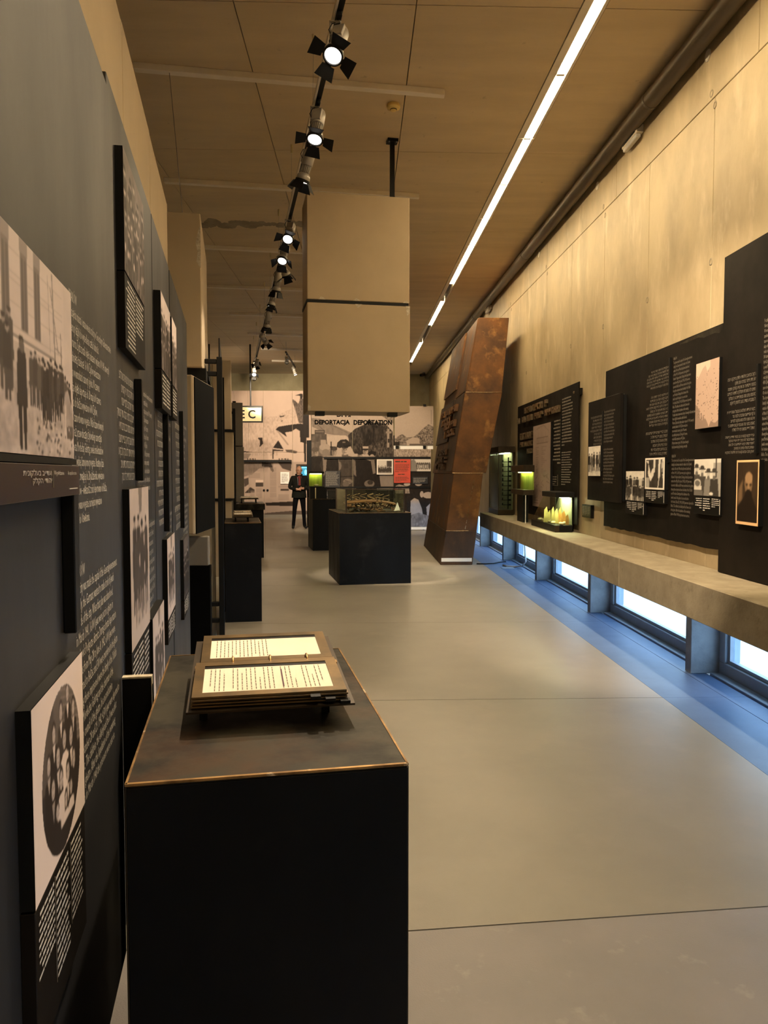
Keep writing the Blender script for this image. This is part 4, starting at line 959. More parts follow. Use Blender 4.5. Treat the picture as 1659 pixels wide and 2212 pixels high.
def p_men(w=66, h=62):
    p = Pic(w, h, .86); p.rect(.72, .12, 1, 1, .55); p.noise(5, 5, .1, 3)
    for (x, y, k) in ((.1, .3, .18), (.32, .34, .16), (.55, .42, .4), (.76, .42, .12)):
        p.poly([(x - .13, y + .12), (x + .13, y + .12), (x + .18, 1.1), (x - .18, 1.1)], k); p.ell(x, y, .06, .09, .72); p.rect(x - .12, y - .08, x + .12, y - .055, .12); p.ell(x, y - .11, .075, .06, .14); p.ell(x, y + .09, .05, .06, .3)
    p.ell(.66, .93, .07, .04, .85); p.rect(0, .72, .3, .84, .8); p.ell(.14, .66, .14, .12, .75); p.ell(.14, .66, .10, .08, .3); p.rect(0, .85, .35, 1, .3); p.rect(.80, 0, .85, .5, .15)
    return p.blur(1)
def p_portrait(w=56, h=80):
    p = Pic(w, h, .10); p.noise(3, 4, .08, 2); p.poly([(.12, .45), (.3, .3), (.28, .6), (.1, .7)], .30); p.blur(4)
    p.poly([(.05, .75), (.35, .58), (.75, .58), (.98, .8), (1, 1), (0, 1)], .03)
    p.ell(.55, .36, .17, .17, .34); p.ell(.56, .28, .16, .09, .50); p.ell(.47, .38, .05, .018, .10); p.ell(.64, .38, .05, .018, .08); p.poly([(.53, .38), (.59, .38), (.61, .46), (.51, .46)], .46); p.ell(.55, .58, .17, .13, .03); p.blur(2)
    p.noise(12, 16, .03, 5)
    b = (p.X < .045) | (p.X > .955) | (p.Y < .04); p.a[b] = .95; p.a[p.Y > .945] = .85; return p
def p_map(w=80, h=90):
    p = Pic(w, h, .80); p.noise(3, 3, .03, 1); r = random.Random(6)
    p.a[:] = .78; p.poly([(0, 0), (.62, 0), (.62, .10), (.5, .16), (.42, .06), (.30, .10), (.15, .2), (.05, .24), (0, .2)], 1.0)
    p.poly([(0, .62), (.10, .66), (.25, .75), (.35, .80), (.5, .88), (.6, .98), (.7, .9), (.85, .94), (1, .9), (1, 1), (0, 1)], .50)
    for k in range(9): x = .2 + k * .09; p.poly([(x, .74 + k * .02), (x + .06, .74 + k * .02), (x + .035, .86 + r.uniform(-.02, .05))], .80)
    for k in range(5): p.line(r.random(), r.uniform(.15, .7), r.random(), r.uniform(.2, .75), .003, .66)
    for k in range(95):
        x, y = r.uniform(.03, .97), r.uniform(.14, .66) if k < 55 else r.uniform(.6, .9); L = r.uniform(.02, .045); p.rect(x, y, x + L, y + .010, .30)
    return p
rboard('photograph of standing men, lowest on the broad panel beside the text box', p_crowd(71, 50, 60, rows=2, base=.75, sky=.25, lum=.7), 7.36, 6.885, 1.272, 1.548, 2.585, 2.62, .13, 5)
rboard('high-contrast photograph with a white border below the Hebrew column', p_arms(), 6.865, 6.42, 1.387, 1.664, 2.585, 2.62, .12, 7)
rboard('photograph of bearded men in hats below the map', p_men(), 5.842, 5.405, 1.36, 1.635, 2.585, 2.62, .14, 9)
rboard('small light photograph at the left edge of the thick text box', p_crowd(75, 40, 50, rows=1, base=.85, sky=.3, lum=.75), 8.43, 8.005, 1.50, 1.82, 2.535, 2.55)
rboard('dark portrait of a bearded man with an orange border on the tallest panel', p_portrait(), 5.135, 4.842, 1.186, 1.617, 2.565, 2.60, dark=(.010, .006, .004), light=(1.0, .60, .30))
rboard('salmon-coloured map board at the top of the broad panel', p_map(), 5.845, 5.465, 1.868, 2.365, 2.585, 2.62, name='map_board', cat='map', dark=(.04, .022, .015), light=(.82, .58, .45))
pl = Thing('wall_label', 'small black label with pale text on the wall below the thick text box', 'label', o=(2.64, 8.77, 1.01))
pl.part('plate', G().box(2.62, WX, 8.60, 8.94, 1.015, 1.165), 'black_gloss', bevel=.002)
for i in range(3): rgreek(pl, 2.62, 8.92 - .105 * i, 8.83 - .105 * i, 1.04, 1.15, 6, i)

# ---- display cases on the ledge
LZ = .81
tc = Thing('display_case', 'tall glass display case on the ledge beside the leaning slab', 'display case', o=(2.5, 13.5, LZ))
tc.part('base', G().box(2.36, 2.63, 13.0, 13.95, LZ, .905), 'case_bronze', bevel=.004)
tc.part('cap', G().box(2.35, 2.64, 12.98, 13.97, 1.88, 1.985), 'case_bronze', bevel=.004)
for b in ((2.365, 2.372, 13.01, 13.94), (2.372, 2.62, 13.01, 13.017), (2.372, 2.62, 13.933, 13.94)): tc.part('pane', G().box(b[0], b[1], b[2], b[3], .905, 1.88), 'case_glass')
tc.part('back_cloth', G().box(2.60, 2.625, 13.02, 13.93, .905, 1.88), 'sage_cloth')
for (x, y) in ((2.362, 13.003), (2.612, 13.003), (2.362, 13.93)): tc.part('corner_post', G().box(x, x + .012, y, y + .012, .905, 1.88), 'case_bronze')
tc.part('led', G().box(2.50, 2.58, 13.1, 13.8, 1.872, 1.88), 'case_led_dim')
tc.part('key_rack', G().box(2.545, 2.56, 13.10, 13.13, .91, 1.80), 'black_paint')
for k in range(10):
    z = .98 + .082 * k; kk = Thing('iron_key', 'dark iron key on the rack in the tall display case', 'key', o=(2.53, 13.1, z), group='iron keys in the tall case')
    kk.part('shank', G().box(2.44, 2.56, 13.085, 13.095, z, z + .010), 'black_paint')
    kk.part('bit', G().box(2.445, 2.462, 13.085, 13.095, z + .010, z + .035 + .01 * (k % 3)), 'black_paint')
    kk.part('bow', G().box(2.56, 2.60, 13.084, 13.096, z - .008, z + .022), 'black_paint')
sc_ = Thing('display_case', 'small bracketed display case glowing green in front of the title panel', 'display case', o=(2.42, 11.3, 1.2))
sc_.part('cap', G().box(2.33, 2.49, 10.85, 11.75, 1.545, 1.645), 'case_bronze', bevel=.003)
sc_.part('base', G().box(2.33, 2.49, 10.85, 11.75, 1.215, 1.29), 'case_bronze', bevel=.003)
for b in ((2.335, 2.341, 10.86, 11.74), (2.341, 2.485, 10.86, 10.866)): sc_.part('pane', G().box(b[0], b[1], b[2], b[3], 1.29, 1.545), 'case_glass')
sc_.part('back_cloth', G().box(2.478, 2.488, 10.87, 11.74, 1.29, 1.545), 'olive_cloth')
sc_.part('led', G().box(2.43, 2.46, 10.9, 11.7, 1.537, 1.545), 'case_led')
sc_.part('stand', G().box(2.38, 2.46, 11.1, 11.5, LZ, 1.215), 'black_paint')
sc_.part('glass_plate', G().box(2.36, 2.37, 10.845, 10.855, LZ, 1.215), 'paper_white')
bc = Thing('display_case', 'slant-sided glass display case with yellow shards on the ledge below the title panel', 'display case', o=(2.5, 9.7, LZ))
bp = [(2.37, 9.2), (2.585, 9.2), (2.585, 10.3), (2.37, 10.5)]
bc.part('base', G().prism([(x, y, LZ) for x, y in bp], (0, 0, .085)), 'black_paint', bevel=.004)
bc.part('corner_plate', G().box(2.366, 2.42, 9.197, 9.20, LZ + .004, LZ + .08), 'case_bronze')
bc.part('cap', G().box(2.36, 2.592, 9.15, 9.85, 1.235, 1.30), 'black_paint', bevel=.003)
bc.part('led', G().box(2.46, 2.55, 9.25, 9.7, 1.228, 1.235), 'case_led_mid')
bc.part('back_cloth', G().prism([(2.576, 9.22, .896), (2.576, 10.25, .896), (2.576, 9.80, 1.234), (2.576, 9.22, 1.234)], (.006, 0, 0)), 'sage_cloth')
def pane4(a, b, c, d): return G().prism([a, b, c, d], (.004, .004, 0))
bc.part('pane', pane4((2.372, 9.205, .895), (2.58, 9.205, .895), (2.58, 9.205, 1.235), (2.372, 9.205, 1.235)), 'case_glass')
bc.part('pane', pane4((2.372, 9.21, .895), (2.372, 10.45, .895), (2.372, 9.82, 1.235), (2.372, 9.21, 1.235)), 'case_glass')
bc.part('pane', pane4((2.375, 10.45, .895), (2.58, 10.28, .895), (2.58, 9.80, 1.235), (2.375, 9.82, 1.235)), 'case_glass')
rs = random.Random(8)
for k in range(7):
    y = 9.30 + .09 * k; x = 2.545 - .022 * k; h = (.13, .17, .21, .19, .21, .16, .20)[k]; w = rs.uniform(.020, .030)
    g = G().prism([(x - w, y, .896), (x + w, y, .896), (x + w * .9, y, .896 + h * .6), (x + w * .3, y, .896 + h), (x - w * .8, y, .896 + h * .8)], (.004, .012, 0))
    solo('glass_shard', g, 'shard_amber' if k < 3 else 'shard_yellow', 'upright %s shard in the slant-sided case' % ('amber' if k < 3 else 'yellow'), 'shard', o=(x, y, .896), group='%s shards in the slant-sided case' % ('amber' if k < 3 else 'yellow'))
for k in range(9):
    y = 9.26 + .12 * k; x = (2.46, 2.53, 2.42, 2.50, 2.44, 2.52, 2.42, 2.47, 2.43)[k]
    solo('shell_piece', G().blob((x, y, .913), (rs.uniform(.025, .04), rs.uniform(.04, .07), .017), k, amp=.5), 'shell_cream', 'flat cream fragment on the floor of the slant-sided case', 'fragment', o=(x, y, .9), group='cream fragments in the slant-sided case', smooth=True)
cb = solo('power_cable', G().tube([(2.50, 11.9, .555), (2.60, 11.97, .45), (2.635, 12.05, .12), (2.60, 12.15, .03), (2.5, 12.3, .012), (2.40, 12.35, .012), (2.36, 12.5, .012)], .014, 8), 'cable_white', 'white cable hanging from the ledge to the floor by the slab', 'cable', o=(2.5, 12.2, 0), smooth=True)
solo('power_cable', G().tube([(1.95, 12.7, .012), (2.1, 12.68, .012), (2.25, 12.75, .012), (2.36, 12.9, .012), (2.50, 13.0, .012)], .010, 8), 'black_paint', 'black cable lying on the floor between slab and ledge', 'cable', o=(2.2, 12.8, 0), smooth=True)
solo('floor_plate', G().box(2.28, 2.48, 12.1, 12.32, 0, .004), 'window_alu', 'small metal cover plate in the floor by the white cable', 'plate', o=(2.38, 12.2, 0))
# ================================================================== FAR END
def at(x, y, Y):          # a point at distance Y seen at x, y of the photograph: used for the two printed walls
    k = Y / 1650.0 * .9935; return ((x - 778) * k, 1.53 + (1022 - y) * k)
EX = (1, 0, 0)
def dep_paint(p):
    n0 = p.field(5, 7, 3); n1 = p.field(26, 30, 4); n2 = p.field(12, 14, 9); n3 = p.field(60, 60, 17)
    def tex(pts, t, amp=.2, n=n1): m = p.inside(pts); p.a[m] = t + amp * n[m]
    def face(x, y, rx, ry, t=.66, hair=.12, hat=None):
        p.ell(x, y, rx, ry, t); p.ell(x - rx * .45, y + ry * .1, rx * .45, ry * .8, t * .72)
        p.ell(x, y - ry * .75, rx * 1.08, ry * .55, hair)
        p.rect(x - rx * .55, y - ry * .12, x - rx * .12, y + ry * .02, .22); p.rect(x + rx * .15, y - ry * .12, x + rx * .6, y + ry * .02, .22)
        p.rect(x - rx * .02, y + ry * .05, x + rx * .2, y + ry * .3, t * .8); p.rect(x - rx * .3, y + ry * .5, x + rx * .4, y + ry * .6, .28)
    p.a[:] = .70 + .05 * n0
    tex([(673, 903), (690, 905), (735, 924), (775, 942), (775, 956), (735, 942), (705, 937), (675, 922)], .46, .12)
    p.line(674, 906, 700, 930, .5, .3); p.line(690, 905, 770, 945, .5, .34)
    p.rect(680, 929, 702, 938, .24); p.rect(682, 931, 700, 934, .40); tex([(673, 938), (706, 938), (706, 953), (690, 956), (673, 956)], .28); tex([(673, 956), (700, 953), (720, 955), (725, 985), (673, 985)], .40, .35, n2)
    tex([(706, 944), (724, 940), (748, 941), (764, 960), (735, 962), (708, 966)], .74, .06); p.rect(693, 950, 704, 978, .62)
    tex([(752, 940), (768, 926), (788, 917), (798, 905), (806, 914), (818, 912), (835, 918), (848, 932), (850, 984), (766, 980), (754, 958)], .17, .42, n3)
    tex([(770, 925), (800, 918), (830, 922), (826, 950), (790, 965)], .12, .30, n1)
    tex([(812, 889), (850, 889), (850, 916), (838, 908), (826, 899)], .42, .6, n3)
    p.rect(836, 926, 841, 985, .56); p.rect(834, 932, 846, 936, .5); p.rect(838, 948, 844, 956, .16); p.line(836, 905, 838, 930, .5, .4)
    tex([(808, 968), (850, 966), (850, 990), (806, 990)], .22, .5, n3)
    # onlookers behind
    face(681, 979, 7, 10, .58, .30); p.ell(702, 972, 12, 11, .52); p.ell(702, 966, 12, 7, .64); p.ell(704, 978, 8, 8, .46); face(722, 976, 6, 9, .60, .2)
    p.rect(714.4, 954, 716.6, 984, .10); p.rect(713, 964, 718, 968, .12)
    # officer with a cap
    tex([(732, 992), (742, 985), (754, 985), (772, 990), (783, 1012), (778, 1046), (760, 1052), (738, 1056), (732, 1030)], .30, .10)
    p.poly([(738, 982), (752, 982), (754, 992), (740, 994)], .34); face(745, 972, 7.5, 11, .70, .2)
    p.poly([(727, 966), (729, 956), (736, 950), (748, 949), (757, 957), (756, 962), (744, 965), (734, 968)], .09); p.poly([(742, 962), (757, 961), (758, 964), (744, 967)], .05); p.rect(740, 954, 746, 957, .4)
    p.line(756, 996, 757, 1040, .5, .16); p.rect(760, 1002, 771, 1011, .24); p.rect(742, 1002, 752, 1011, .24); p.line(736, 1030, 778, 1028, 1.0, .14)
    p.ell(733, 1006, 4.5, 9, .62); p.ell(751, 1040, 10, 6, .62); p.ell(747, 1046, 7, 6, .50); p.line(745, 1038, 757, 1042, .5, .3)
    # man in a suit, women in dark coats
    tex([(673, 986), (694, 985), (712, 990), (731, 992), (733, 1060), (673, 1060)], .13, .08); p.poly([(697, 988), (706, 992), (704, 1018), (699, 1030), (694, 1006)], .70); p.poly([(697, 990), (699, 1028), (690, 1004)], .2)
    for (x, y, rx, ry) in ((778, 984, 6, 8), (790, 975, 5.5, 8), (804, 986, 6, 8)): face(x, y, rx, ry, .64, .10)
    p.rect(784, 964, 796, 969, .68); p.ell(804, 980, 9, 6, .06); p.ell(804, 987, 5, 6, .62)
    tex([(768, 993), (786, 990), (800, 996), (815, 992), (824, 1060), (764, 1060)], .08, .06); p.poly([(801, 994), (809, 994), (812, 1022), (806, 1024)], .62); p.poly([(762, 990), (768, 996), (770, 1030), (764, 1024)], .56)
    p.ell(798, 1045, 11, 8, .55); p.ell(800, 1042, 6, 5, .2); p.rect(792, 1052, 800, 1085, .50); p.rect(803, 1052, 808, 1080, .4)
    tex([(673, 1058), (850, 1058), (850, 1144), (673, 1144)], .12, .25, n2)
    m = (p.Y > 988); p.a[m] *= .66
    # right hand boards
    m = p.X > 850.5
    p.a[m] = .66 + .03 * n0[m]
    q = m & p.inside([(853, 948), (862, 941), (870, 937), (880, 945), (895, 943), (905, 935), (915, 925), (926, 916), (938, 922), (938, 990), (853, 990)]); p.a[q] = .40 + .75 * n3[q] + .3 * n1[q]
    p.line(932, 886, 932, 915, .7, .45)
    q = m & p.inside([(878, 952), (892, 944), (906, 946), (908, 960), (880, 962)]); p.a[q] = .66
    p.rect(853, 954, 864, 962, .10); p.rect(885, 958, 937, 962, .3); q = m & (p.Y > 968) & (p.Y < 990); p.a[q] = .56 + .6 * n3[q]
    q = m & (p.Y >= 1018); p.a[q] = .08 + .05 * n1[q]
    for (x, y, rx, ry) in ((905, 1045, 8, 5), (880, 1046, 7, 4), (926, 1070, 12, 7), (912, 1068, 4, 7)): p.ell(x, y, rx, ry, .68)
    tex([(853, 1052), (862, 1046), (884, 1052), (886, 1066), (856, 1066)], .5, .6, n3)
    q = m & p.inside([(888, 1082), (896, 1076), (905, 1080), (912, 1098), (916, 1120), (924, 1120), (922, 1096), (930, 1088), (938, 1092), (938, 1142), (886, 1142)]); p.a[q] = .66 + .1 * n2[q]
    q = m & p.inside([(886, 1114), (905, 1108), (938, 1118), (938, 1142), (886, 1142)]); p.a[q] = .46 + .4 * n1[q]
    p.a += .06 * n3
    return p.blur(1)
def printed_wall(label, x0, x1, y0, y1, Y, painter, dens, group, th=.05, tint=None, **rg):
    (X0, Z1), (X1, Z0) = at(x0, y0, Y), at(x1, y1, Y)
    t = Thing('printed_board', label, 'photo wall', o=((X0 + X1) / 2, Y, max(0, Z0)), group=group)
    t.part('board', G().box(X0, X1, Y + .002, Y + th, Z0, Z1), 'bar_white')
    p = painter(Pic(max(8, int((x1 - x0) * dens)), int((y1 - y0) * dens)).box(x0, y0, x1, y1))
    rgb = p.rgb(**rg)
    if tint is not None: rgb = tint(p, rgb)
    grid_part(t, 'print', rgb, (X0, Y, Z0), EX, EZ, X1 - X0, Z1 - Z0); return t
DY = 20.4
gp = 'boards of the deportation photo wall'
kw = dict(dark=(.008, .005, .0035), light=(.72, .56, .44), gamma=1.7)
def blue_foot(p, rgb):
    m = np.clip((p.Y - 1078) / 12, 0, 1)[..., None] * (p.X > 880)[..., None]
    return rgb * (1 - m) + rgb * np.array([.72, .95, 1.45]) * m
d1 = printed_wall('left photo board with a soldier in a cap and the title DEPORTACJA', 673, 761.6, 889, 1144, DY, dep_paint, 1.8, gp, **kw)
d2 = printed_wall('centre photo board with dark trees and the title DEPORTATION', 762.2, 850, 889, 1144, DY, dep_paint, 1.8, gp, **kw)
d3 = printed_wall('upper right photo board showing open sky over trees', 853, 937, 877, 962, DY + .02, dep_paint, 1.8, gp, **kw)
d4 = printed_wall('lower right photo board with a dark figure over a bluish ground', 851, 932, 970, 1139, DY - .03, dep_paint, 1.8, gp, tint=blue_foot, **kw)
def far_text(t, s, x0, x1, y0, y1, Y, mat='matt_black', bold=.045, d=.02):
    (X0, Z1), (X1, Z0) = at(x0, y0, Y), at(x1, y1, Y)
    g = G(); text_fit(g, [s], (X0, Y - .008, Z0), EX, EZ, X1 - X0, Z1 - Z0, bold=bold, res=2); return t.part('title_lettering', g, mat)
far_text(d1, 'DEPORTACJA', 680, 756, 907, 920, DY); far_text(d2, 'DEPORTATION', 764, 847, 907, 918, DY); far_text(d1, 'שוריג', 727, 758, 893, 901, DY)
def slat(name, label, cat, x0, x1, y0, y1, Y, th, mat, **k):
    (X0, Z1), (X1, Z0) = at(x0, y0, Y), at(x1, y1, Y)
    return solo(name, G().box(X0, X1, Y - th, Y, Z0, Z1), mat, label, cat, o=((X0 + X1) / 2, Y, Z0), **k)
fr = Thing('wall_frame', 'black steel rails holding the deportation photo boards', 'frame', o=(.3, DY + .1, 0))
def fbox(x0, x1, y0, y1, Ya, Yb):
    (X0, Z1), (X1, Z0) = at(x0, y0, DY), at(x1, y1, DY); return G().box(X0, X1, Ya, Yb, max(0, Z0), Z1)
fr.part('rail', fbox(700, 931, 986.5, 991, DY - .05, DY - .012), 'black_paint'); fr.part('rail', fbox(672, 931, 1051, 1054.5, DY - .05, DY - .012), 'black_paint')
fr.part('post', fbox(845, 853, 940, 1147, DY + .06, DY + .12), 'black_paint'); fr.part('post', fbox(915, 919, 957, 1147, DY + .06, DY + .12), 'black_paint'); fr.part('post', fbox(690, 694, 900, 1147, DY + .06, DY + .12), 'black_paint')
for (x0, x1, y0, y1) in ((855, 862, 962.5, 969.5), (915, 921, 962.5, 969.5), (915, 921, 873, 877.5), (852, 855, 889, 896)): fr.part('clip', fbox(x0, x1, y0, y1, DY - .02, DY + .10), 'black_paint')
fr.part('white_rail', fbox(885, 932, 1139.5, 1145, DY - .03, DY + .03), 'paper_white'); fr.part('white_rail', fbox(850, 937, 962.2, 969.8, DY + .05, DY + .058), 'paper_white')
(X0, Z1), (X1, Z0) = at(814, 992, DY), at(849, 1025, DY)
def far_photo(label, x0, x1, y0, y1, pic, border=0, **rg):
    (X0, Z1), (X1, Z0) = at(x0, y0, DY), at(x1, y1, DY)
    t = Thing('photo_board', label, 'photograph', o=((X0 + X1) / 2, DY - .06, Z0), group='small photographs on the photo wall')
    t.part('backing', G().box(X0, X1, DY - .07, DY - .012, Z0, Z1), 'black_paint')
    if border: framed(pic, border)
    grid_part(t, 'print', pic.rgb(**(rg or dict(dark=(.02, .012, .008), light=(.75, .66, .56)))), (X0, DY - .072, Z0), EX, EZ, X1 - X0, Z1 - Z0); return t
pf = Pic(36, 36, .78); pf.rect(.6, .1, 1, .5, .15); [pf.figure(.1 + .11 * i, .42 + .05 * (i % 2), .6, .1, .12, .5) for i in range(8)]
far_photo('small white-bordered photograph left of the red poster', 814, 849, 992, 1025, pf.blur(1), .07)
pf = Pic(44, 30, .82); pf.poly([(0, .1), (.15, 0), (.3, .4), (.3, 1), (0, 1)], .4); [pf.ell(.32 + .1 * i, .55, .06, .3, .2) for i in range(7)]; [pf.ell(.34 + .1 * i, .6, .03, .18, .75) for i in range(6)]
far_photo('small wide photograph right of the red poster', 889, 931, 992, 1018, pf.blur(1))
po = Thing('red_poster', 'bright red printed poster on the deportation photo wall', 'poster', o=(1.1, DY - .06, 1.27))
(X0, Z1), (X1, Z0) = at(851.5, 992, DY), at(887, 1043, DY)
po.part('sheet', G().box(X0, X1, DY - .062, DY - .013, Z0, Z1), 'poster_red')
po.part('poster_text', greek(G(), (X0 + .03, DY - .0635, Z1 - .09), EX, EZ, X1 - X0 - .06, .05, 1, 1, fill=.7, short_last=False), 'rust_dark')
po.part('poster_text', greek(G(), (X0 + .03, DY - .0635, Z1 - .35), EX, EZ, X1 - X0 - .06, .23, 9, 2), 'rust_dark'); po.part('poster_text', greek(G(), (X0 + .1, DY - .0635, Z1 - .42), EX, EZ, X1 - X0 - .2, .04, 1, 3, short_last=False, fill=.6), 'rust_dark'); po.part('poster_text', greek(G(), (X0 + .03, DY - .0635, Z0 + .03), EX, EZ, X1 - X0 - .06, .14, 6, 4), 'rust_dark')
for (x0, x1, y0, y1, lab, n, sd) in ((702, 735, 1017, 1052, 'grey translucent text sheet left of the soldier figure', 16, 1), (892, 925, 1030, 1045, 'small dark text label under the wide photograph', 5, 2), (692, 716, 1061, 1075, 'small grey text label low on the left photo board', 5, 3)):
    (X0, Z1), (X1, Z0) = at(x0, y0, DY), at(x1, y1, DY)
    t = Thing('text_sheet', lab, 'text sheet', o=(X0, DY, Z0)); t.part('sheet', G().box(X0, X1, DY - .06, DY - .05, Z0, Z1), 'panel_steel')
    t.part('text', greek(G(), (X0 + .02, DY - .0615, Z0 + .02), EX, EZ, X1 - X0 - .04, Z1 - Z0 - .04, n, sd), 'letter_dim')
    for a in (X0 + .03, X1 - .05): t.part('standoff', G().box(a, a + .02, DY - .05, DY - .002, Z1 - .06, Z1 - .04), 'black_paint')
# framed notice beyond the photo wall, at the right wall
nt_ = Thing('notice_frame', 'pale notice in a frame on the right wall behind the leaning slab', 'notice', o=(2.62, 21.0, 1.2))
nt_.part('frame', G().box(2.60, WX, 20.6, 22.2, 1.15, 2.55), 'alu', bevel=.006); nt_.part('sheet', G().box(2.596, 2.60, 20.68, 22.12, 1.22, 2.42), 'paper_white')
nt_.part('text', greek(G(), (2.595, 22.0, 1.9), ER, EZ, 1.1, .4, 8, 5), 'letter_dim')

# mural wall: pale boards with ink shapes
MY = 26.5
def mural_paint(p):
    n0 = p.field(4, 5, 13); n1 = p.field(22, 30, 14); n2 = p.field(46, 60, 15)
    p.a[:] = .74 + .06 * n0
    m = (p.Y > 900) & (p.Y < 985) & (p.X < 600); p.a[m] -= .22 * np.clip(n1[m] + .12, 0, 1) * 2
    m = p.inside([(596, 900), (640, 878), (640, 915), (600, 916)]); p.a[m] -= .5 * np.clip(n2[m] + .05, 0, 1)
    p.poly([(639, 855), (652, 851), (655, 853), (653, 872), (648, 875), (649, 856)], .03)
    m = p.inside([(631, 862), (638, 866), (645, 873), (650, 862), (658, 862), (664, 880), (664, 915), (646, 914), (640, 890)]); p.a[m] = .22 + .5 * n2[m]
    p.poly([(655, 895), (668, 890), (668, 945), (655, 945)], .03)
    p.poly([(596, 928), (602, 922), (625, 918), (650, 915), (668, 920), (668, 940), (662, 945), (662, 958), (652, 955), (650, 932), (640, 926), (630, 932), (616, 934), (620, 944), (606, 934)], .02)
    p.poly([(648, 930), (653, 930), (652, 955), (649, 955)], .02); p.poly([(656, 915), (661, 915), (661, 1005), (657, 1005)], .03)
    p.line(601, 932, 622, 960, 1.6, .5)
    p.poly([(557, 946), (561, 945), (567, 945), (568, 955), (569, 958), (561, 966), (562, 952)], .04); p.poly([(604, 899), (615, 898), (617, 896), (613, 901), (606, 902)], .12); p.poly([(606, 910), (612, 908), (610, 911)], .2)
    p.poly([(601.5, 951), (612.5, 970), (590, 967)], .02); p.poly([(589, 970), (612, 972), (612, 974), (592, 974), (591, 992), (589, 992)], .08)
    p.poly([(616, 971), (630, 971), (643, 975), (640, 980), (620, 977)], .2)
    p.poly([(526, 974), (545, 976), (535, 978), (526, 977)], .06); p.poly([(526, 979), (544, 981), (534, 992), (526, 992)], .42)
    # lower, darker half with texts
    m = (p.Y > 998); p.a[m] = .58 + .08 * n0[m]
    m = p.inside([(526, 1000), (590, 1000), (590, 1010), (560, 1012), (545, 1025), (526, 1030)]); p.a[m] = .36 + .2 * n1[m]
    p.poly([(566, 998), (586, 1001), (592, 1018), (588, 1020), (582, 1009), (566, 1008)], .06); p.poly([(600, 998), (630, 998), (628, 1018), (610, 1012)], .14)
    p.poly([(526, 1035), (536, 1032), (538, 1045), (528, 1052)], .15); p.poly([(528, 1065), (541, 1052), (550, 1058), (550, 1064)], .10)
    for (x0, x1, y0, y1) in ((538, 562, 1022, 1034), (583, 597, 1010, 1076), (541, 550, 1060, 1078), (553, 565, 1055, 1078), (601, 623, 1068, 1080), (601, 623, 1050, 1054)):
        for k in range(int((y1 - y0) / 1.7)): p.rect(x0, y0 + 1.7 * k, x1, y0 + 1.7 * k + .8, .42)
    p.rect(552, 1037, 568, 1042, .8); p.rect(552, 1042, 568, 1051, .12); p.rect(606, 1056, 623, 1060, .10)
    p.poly([(573, 1086), (632, 1083), (632, 1093), (575, 1092)], .05); p.poly([(573, 1093), (632, 1093), (632, 1102), (573, 1108)], .56); p.poly([(573, 1108), (632, 1103), (670, 1103), (670, 1120), (573, 1120)], .20)
    m = p.Y > 1108; p.a[m] = np.minimum(p.a[m], .3)
    p.line(632, 850, 632, 1000, .5, .5); p.poly([(640, 1003), (665, 1003), (665, 1060), (640, 1060)], .12)
    return p.blur(1)
mk = dict(dark=(.012, .007, .005), light=(.70, .52, .42), gamma=1.4)
seams = [470, 507, 537.5, 570, 632.5, 672]
labs = ['leftmost mural board half hidden by the grey blocks', 'mural board behind the grey blocks', 'mural board behind the station sign', 'wide mural board with the black triangle', 'mural board with the burnt black tower shape']
for i in range(5):
    for (a, b, nm) in ((845, 976.6, 'upper '), (977.2, 1117, 'lower ')):
        printed_wall(nm + labs[i], seams[i] + .25, seams[i + 1] - .25, a, b, MY, mural_paint, 1.25, 'boards of the ink mural wall', **mk)
(X0, Z1), (X1, Z0) = at(526, 993.5, MY), at(630, 998.5, MY)
tl = Thing('timeline_bar', 'black shelf bar with raised dates across the mural wall', 'timeline', o=(X0, MY, Z0))
tl.part('bar', G().box(at(480, 0, MY)[0], X1, MY - .12, MY - .004, Z0, Z1), 'black_paint')
for s_, x0, x1 in (('1941', 536, 553), ('1942', 603, 625)):
    g = G(); text_fit(g, [s_], (at(x0, 0, MY)[0], MY - .10, Z1), EX, EZ, (x1 - x0) * MY / 1650, .055, bold=.02); tl.part('date_numerals', g, 'black_gloss')
(X0, Z1), (X1, Z0) = at(606, 1019.5, MY), at(625, 1045, MY)
wn = Thing('white_notice', 'white notice sheet on the mural wall beside the standing man', 'notice', o=(X0, MY, Z0))
wn.part('board', G().box(X0, X1, MY - .05, MY - .004, Z0, Z1), 'paper_white'); wn.part('text', greek(G(), (X0 + .04, MY - .0515, Z0 + .05), EX, EZ, X1 - X0 - .08, Z1 - Z0 - .1, 9, 3), 'spot_rib')
for x, wh in ((570, 'left'), (577.8, 'right')):
    X, Z = at(x, 1059, MY); solo('door_knob', G().lathe([(.038, 0), (.038, -.03), (.025, -.04)], c=(X, MY - .003, Z), n=14, M=Matrix.Rotation(math.radians(-90), 4, 'X')), 'black_gloss', 'round black knob low on the mural wall, %s of the pair' % wh, 'knob', o=(X, MY, Z), group='knobs on the mural wall')
kb = solo('kick_board', G().box(-5.5, -1.75, MY - .05, MY, 0, .10), 'grey_board', 'low grey kick board along the foot of the mural wall', 'board', o=(-3.5, MY, 0))
# wall above the mural
ms = Thing('wall_mural', o=(-3.6, MY + .1, 0), kind='structure')
ms.part('partition', G().box(-5.5, -1.75, MY + .051, MY + .25, 0, 4.36), 'back_concrete')

